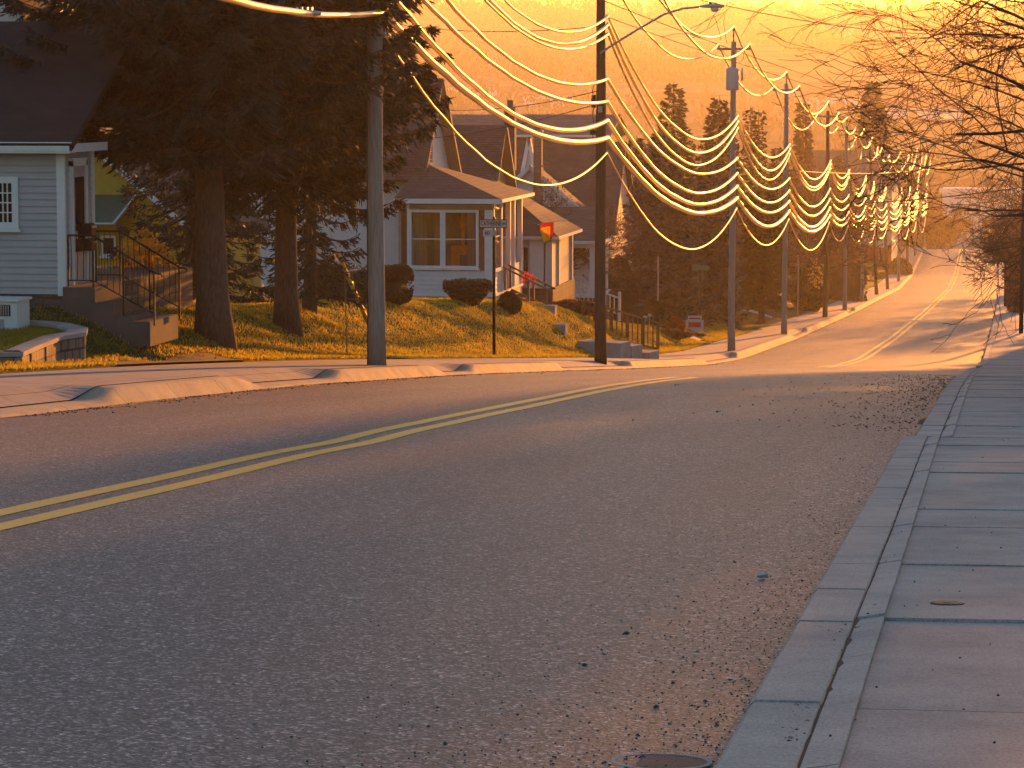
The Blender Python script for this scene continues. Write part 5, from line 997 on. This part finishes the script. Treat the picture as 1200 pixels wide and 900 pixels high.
X, Y = sat(812, 152); shrub('shrub', 'low pale heather shrub beside the curved walk', X, Y, egg(.7, .6, zat(392, 152)-float(gz(X, Y))+.1), 'leaf_dry', 49, 3000, .08)
X, Y = sat(959, 214); shrub('shrub', 'brilliant golden sunlit shrub left of the dark utility pole', X, Y, egg(.75, .6, 1.9), 'leaf_gold', 50, 170, .12, zb=zat(332, 214))
X, Y = sat(948, 222); shrub('shrub', 'dark rounded shrub behind the golden one', X, Y, egg(1.4, 1.2, zat(305, 222)-float(gz(X, Y))), 'boxwood', 51, 5000, .13)
X, Y = sat(993, 262); shrub('hedge', 'dark hedge on the lawn between the far poles', X, Y, boxy(1.7, 1, zat(312, 262)-float(gz(X, Y))), 'boxwood', 52, 6000, .14, cat='hedge')
X, Y = sat(1055, 380); shrub('shrub', 'dark shrub on the verge behind the leaning poles', X, Y, egg(1.6, 1.4, 2.6), 'boxwood', 53, 3000, .2)
X, Y = sat(617, 112.5); shrub('flower_pot_plant', 'red flowering plant on the sunlit porch steps', X-.1, Y+.9, egg(.3, .25, .5), 'petal', 54, 150, .06, zb=zat(334, 112.5), cat='plant')
X, Y = sat(170, 62); shrub('shrub', 'leafy sunlit bush growing behind the iron railing', X, Y, egg(.8, .6, zat(272, 62)-float(gz(X, Y))), 'leaf_gold', 55, 2600, .07)
X, Y = sat(1188, 232); shrub('shrub', 'tall rusty undergrowth at the right edge behind the far pole', X+.3, Y, egg(1.0, 2.0, zat(225, 232)-float(gz(X, Y))), 'leaf_dry', 56, 6000, .14)
X, Y = sat(1194, 300); shrub('shrub', 'brown undergrowth beyond the right hand poles', X+.8, Y, egg(2, 3, 5), 'leaf_dry', 57, 5000, .18)
for i, (px, Y, pyt) in enumerate(((1192, 205, 190), (1188, 250, 160), (1184, 330, 175), (1198, 280, 120))):
    X = ppos(px, Y)+2.2; bare('bare_tree', ['bare roadside tree at the right edge, lowest and nearest', 'bare roadside tree just beyond the right hand poles', 'far bare tree on the right verge near the crest', 'tall bare tree behind the right edge undergrowth'][i], X, float(Y), zat(pyt, Y)-float(gz(X, Y)), .8, 80+i, .2, 5, 'twig', leaves=('leaf_dry', 1, .14), maxseg=1200)
# evergreens, bare tree and house added beyond the frame to shade the near carriageway
for i, (X, Y, H, R) in enumerate(((8.0, 104, 13, 3.2), (5.9, 118, 16, 2.9), (7.5, 133, 17.5, 3.8), (6.4, 147, 18.5, 3.2), (8.5, 163, 20, 4.0), (7.0, 182, 21, 3.3), (9.5, 78, 12.5, 3), (5.6, 92, 12, 2.5), (6.4, 54, 9, 2.2), (5.8, 43, 8, 2.0), (8.0, 202, 22, 3.3), (9.0, 221, 23, 3.6))):
    spruce('spruce_tree', 'tall dark spruce added unseen right of the street to shade the road', float(X), float(Y), H, R, 'needle', .4, 100+i, 90, 1.0, .22, .4, 2.6, group='added shade spruces right of the street', power=.7)
for i, (X, Y, H) in enumerate(((6.2, 74, 10.5),)):
    bare('bare_tree', 'unseen bare tree added right of the street to dapple the shade', float(X), float(Y), H, .8, 120+i, .15, 5, 'twig', leaves=('leaf_dry', 5, .09), maxseg=1600, group='added bare trees right of the street')

def shade_house(X, Y, lab):
    z = float(gz(X, Y)); t = thing('house', lab, 'house', (X, Y, z)); w = MB(); w.prism([(0, 0, -1), (9, 0, -1), (9, 0, 6), (4.5, 0, 9), (0, 0, 6)], (0, 10, 0)); clap(w, (0, 0), (9, 0), .5, 6, .19); w.build('wall', 'siding', t)
    for a, b in ((-.4, 4.5), (9.4, 4.5)): slab([(a, -.4, 5.85), (b, -.4, 9.12), (b, 10.4, 9.12), (a, 10.4, 5.85)], .12, 'roof', 'shingle', t)
    for x in (1.2, 5.6):
        for zz in (1.4, 4.1): window(t, (x, 0), (x+1.1, 0), zz, zz+1.5, 1, 2, pane='darkglass')
    MB().box(4.0, 5.0, -.05, .05, .3, 2.4).build('door', 'door', t)
shade_house(9.5, 66., 'white gabled house added unseen right of the street to shade the road')  # unseen house, added to fill gaps in the road's shade
# grass blades on the near lawns
def lawn():
    rng = np.random.default_rng(2); n = 230000; Y = 36+(170-36)*rng.random(n)**1.5; L = 14.32+rng.random(n)**1.4*8; X = -L+SH(Y); Z = gz(X, Y)
    keep = ~((X > -15.02) & (Y > 47.5) & (Y < 56)) & ~((Y > 148) & (Y < 150)) & ~((X < -17) & (Y > 53.5) & (Y < 62)); keep &= ~((X < -18.3) & (Y > 109) & (Y < 150))
    X, Y, Z = X[keep], Y[keep], Z[keep]; n = len(X); P = np.stack([X, Y, Z-.01], 1); D = np.stack([rng.normal(0, .45, n), rng.normal(0, .45, n), np.ones(n)], 1); f = 1+Y/110
    V = cards(P, D, rng.uniform(.035, .085, n)*np.sqrt(f), .0055*f*rng.uniform(.7, 1.6, n), rng); o = fast_mesh('lawn_grass', V, quads(n), 'grass'); o['kind'] = 'stuff'
    n = 900; Y = 38+90*rng.random(n)**1.3; X = -(14.5+rng.random(n)*7); P = np.stack([X, Y, gz(X, Y)+.05], 1); V = cards(P, rng.normal(size=(n, 3))*np.array([1, 1, .4]), rng.uniform(.05, .11, n), rng.uniform(.02, .04, n), rng); o = fast_mesh('fallen_leaves', V, quads(n), 'leaf_dry'); o['kind'] = 'stuff'
    # raised planter lawn
    xs = [p.x for p in PLANT]; ys = [p.y for p in PLANT]; n = 30000; X = rng.uniform(-20, max(xs), n); Y = rng.uniform(min(ys), max(ys), n); ins = np.zeros(n, bool); m_ = len(PLANT)
    for i in range(m_):
        a, b = PLANT[i], PLANT[(i+1) % m_]; c = ((a.y > Y) != (b.y > Y)) & (X < (b.x-a.x)*(Y-a.y)/((b.y-a.y) or 1e-9)+a.x); ins ^= c
    X, Y = X[ins], Y[ins]; n = len(X); P = np.stack([X, Y, -4.21+0*Y], 1); V = cards(P, np.stack([rng.normal(0, .4, n), rng.normal(0, .4, n), np.ones(n)], 1), rng.uniform(.04, .10, n), .007*rng.uniform(.7, 1.6, n), rng); o = fast_mesh('lawn_grass', V, quads(n), 'grass'); o['kind'] = 'stuff'
lawn()
# far woods and farms across the valley
def woods():
    rng = np.random.default_rng(9); V = []; Fq = []; n = 5200; k = 0
    bands = [(780, 60, 700), (900, 50, 900), (1090, 25, 500), (1350, 30, 900), (1500, 60, 900), (1750, 40, 700), (1900, 60, 900), (2250, 90, 1800)]
    Xs = []; Ys = []
    for y, w, c in bands: Xs.append(rng.uniform(-700, 400, c)+40*np.sin(rng.random(c)*6)); Ys.append(rng.normal(y, w, c)+20*np.sin(Xs[-1]*.02))
    X = np.concatenate(Xs); Y = np.concatenate(Ys); dens = np.sin(X*.018+Y*.004)+np.sin(X*.043+1+Y*.01); keep = (dens > -.3) | (Y > 2150); X, Y = X[keep], Y[keep]; Z = gz(X, Y); n = len(X); H = rng.uniform(6, 13, n); R = rng.uniform(2, 5, n)
    m_ = 26; P = np.repeat(np.stack([X, Y, Z], 1), m_, 0); u = rng.random(n*m_); a = rng.random(n*m_)*6.28; cone = rng.random(n) < .3; cr = np.repeat(cone, m_); prof = np.where(cr, 1-u, np.sqrt(np.clip(1-(2*u-.9)**2, 0, 1))); RR = np.repeat(R, m_)*prof*np.where(cr, .7, 1)
    P += np.stack([np.cos(a)*RR, np.sin(a)*RR, u*np.repeat(H, m_)], 1); V = cards(P-np.array([0, 0, .8]), np.stack([np.cos(a)*.5, np.sin(a)*.5, np.ones(n*m_)], 1), rng.uniform(1.6, 3.6, n*m_), rng.uniform(.5, 1.3, n*m_), rng)
    o = fast_mesh('far_woods', V, quads(n*m_), 'far_foliage'); o['kind'] = 'stuff'
woods()
def barn(px, py, Y, w, h, d, lab, m='trim', roof='shingle_grey', name='barn'):
    a = atY(px, py, Y); z = float(gz(a[0], Y)); t = thing(name, lab, 'barn', (a[0], Y, z)); MB().prism([(-w/2, 0, -1), (w/2, 0, -1), (w/2, 0, h), (-w/2, 0, h)], (0, d, 0)).build('wall', m, t)
    r = MB(); r.prism([(-w/2-.4, -.5, h), (-w/2-.4, d+.5, h), (-w/2-.4, d/2, h+d*.4)], (w+.8, 0, 0)); r.build('roof', roof, t); MB().box(-1.6, 1.6, -.1, -.01, 0, h*.7).build('door', 'shingle_grey', t)
for args in ((590, 62, 1500, 16, 6, 12, 'white barn on the far hillside left of the lamp pole'), (568, 42, 1650, 6, 6, 5, 'small pale silo shed above the far barn'), (935, 38, 1950, 14, 5, 9, 'left of two pale farmhouses on the far hill'), (985, 39, 1950, 12, 5, 8, 'right of two pale farmhouses on the far hill'), (1047, 52, 1750, 10, 5, 8, 'pale farm building behind the right tree twigs'),
    (985, 119, 1150, 30, 5, 14, 'long white shed on the valley floor right of the poles'), (1070, 123, 1120, 36, 4, 14, 'long white shed behind the tips of the bare tree'), (545, 104, 1180, 22, 4, 12, 'long pale shed on the valley floor left of the lamp pole'), (640, 118, 1130, 18, 4, 10, 'pale shed on the valley floor next to the lamp pole')): barn(*args)
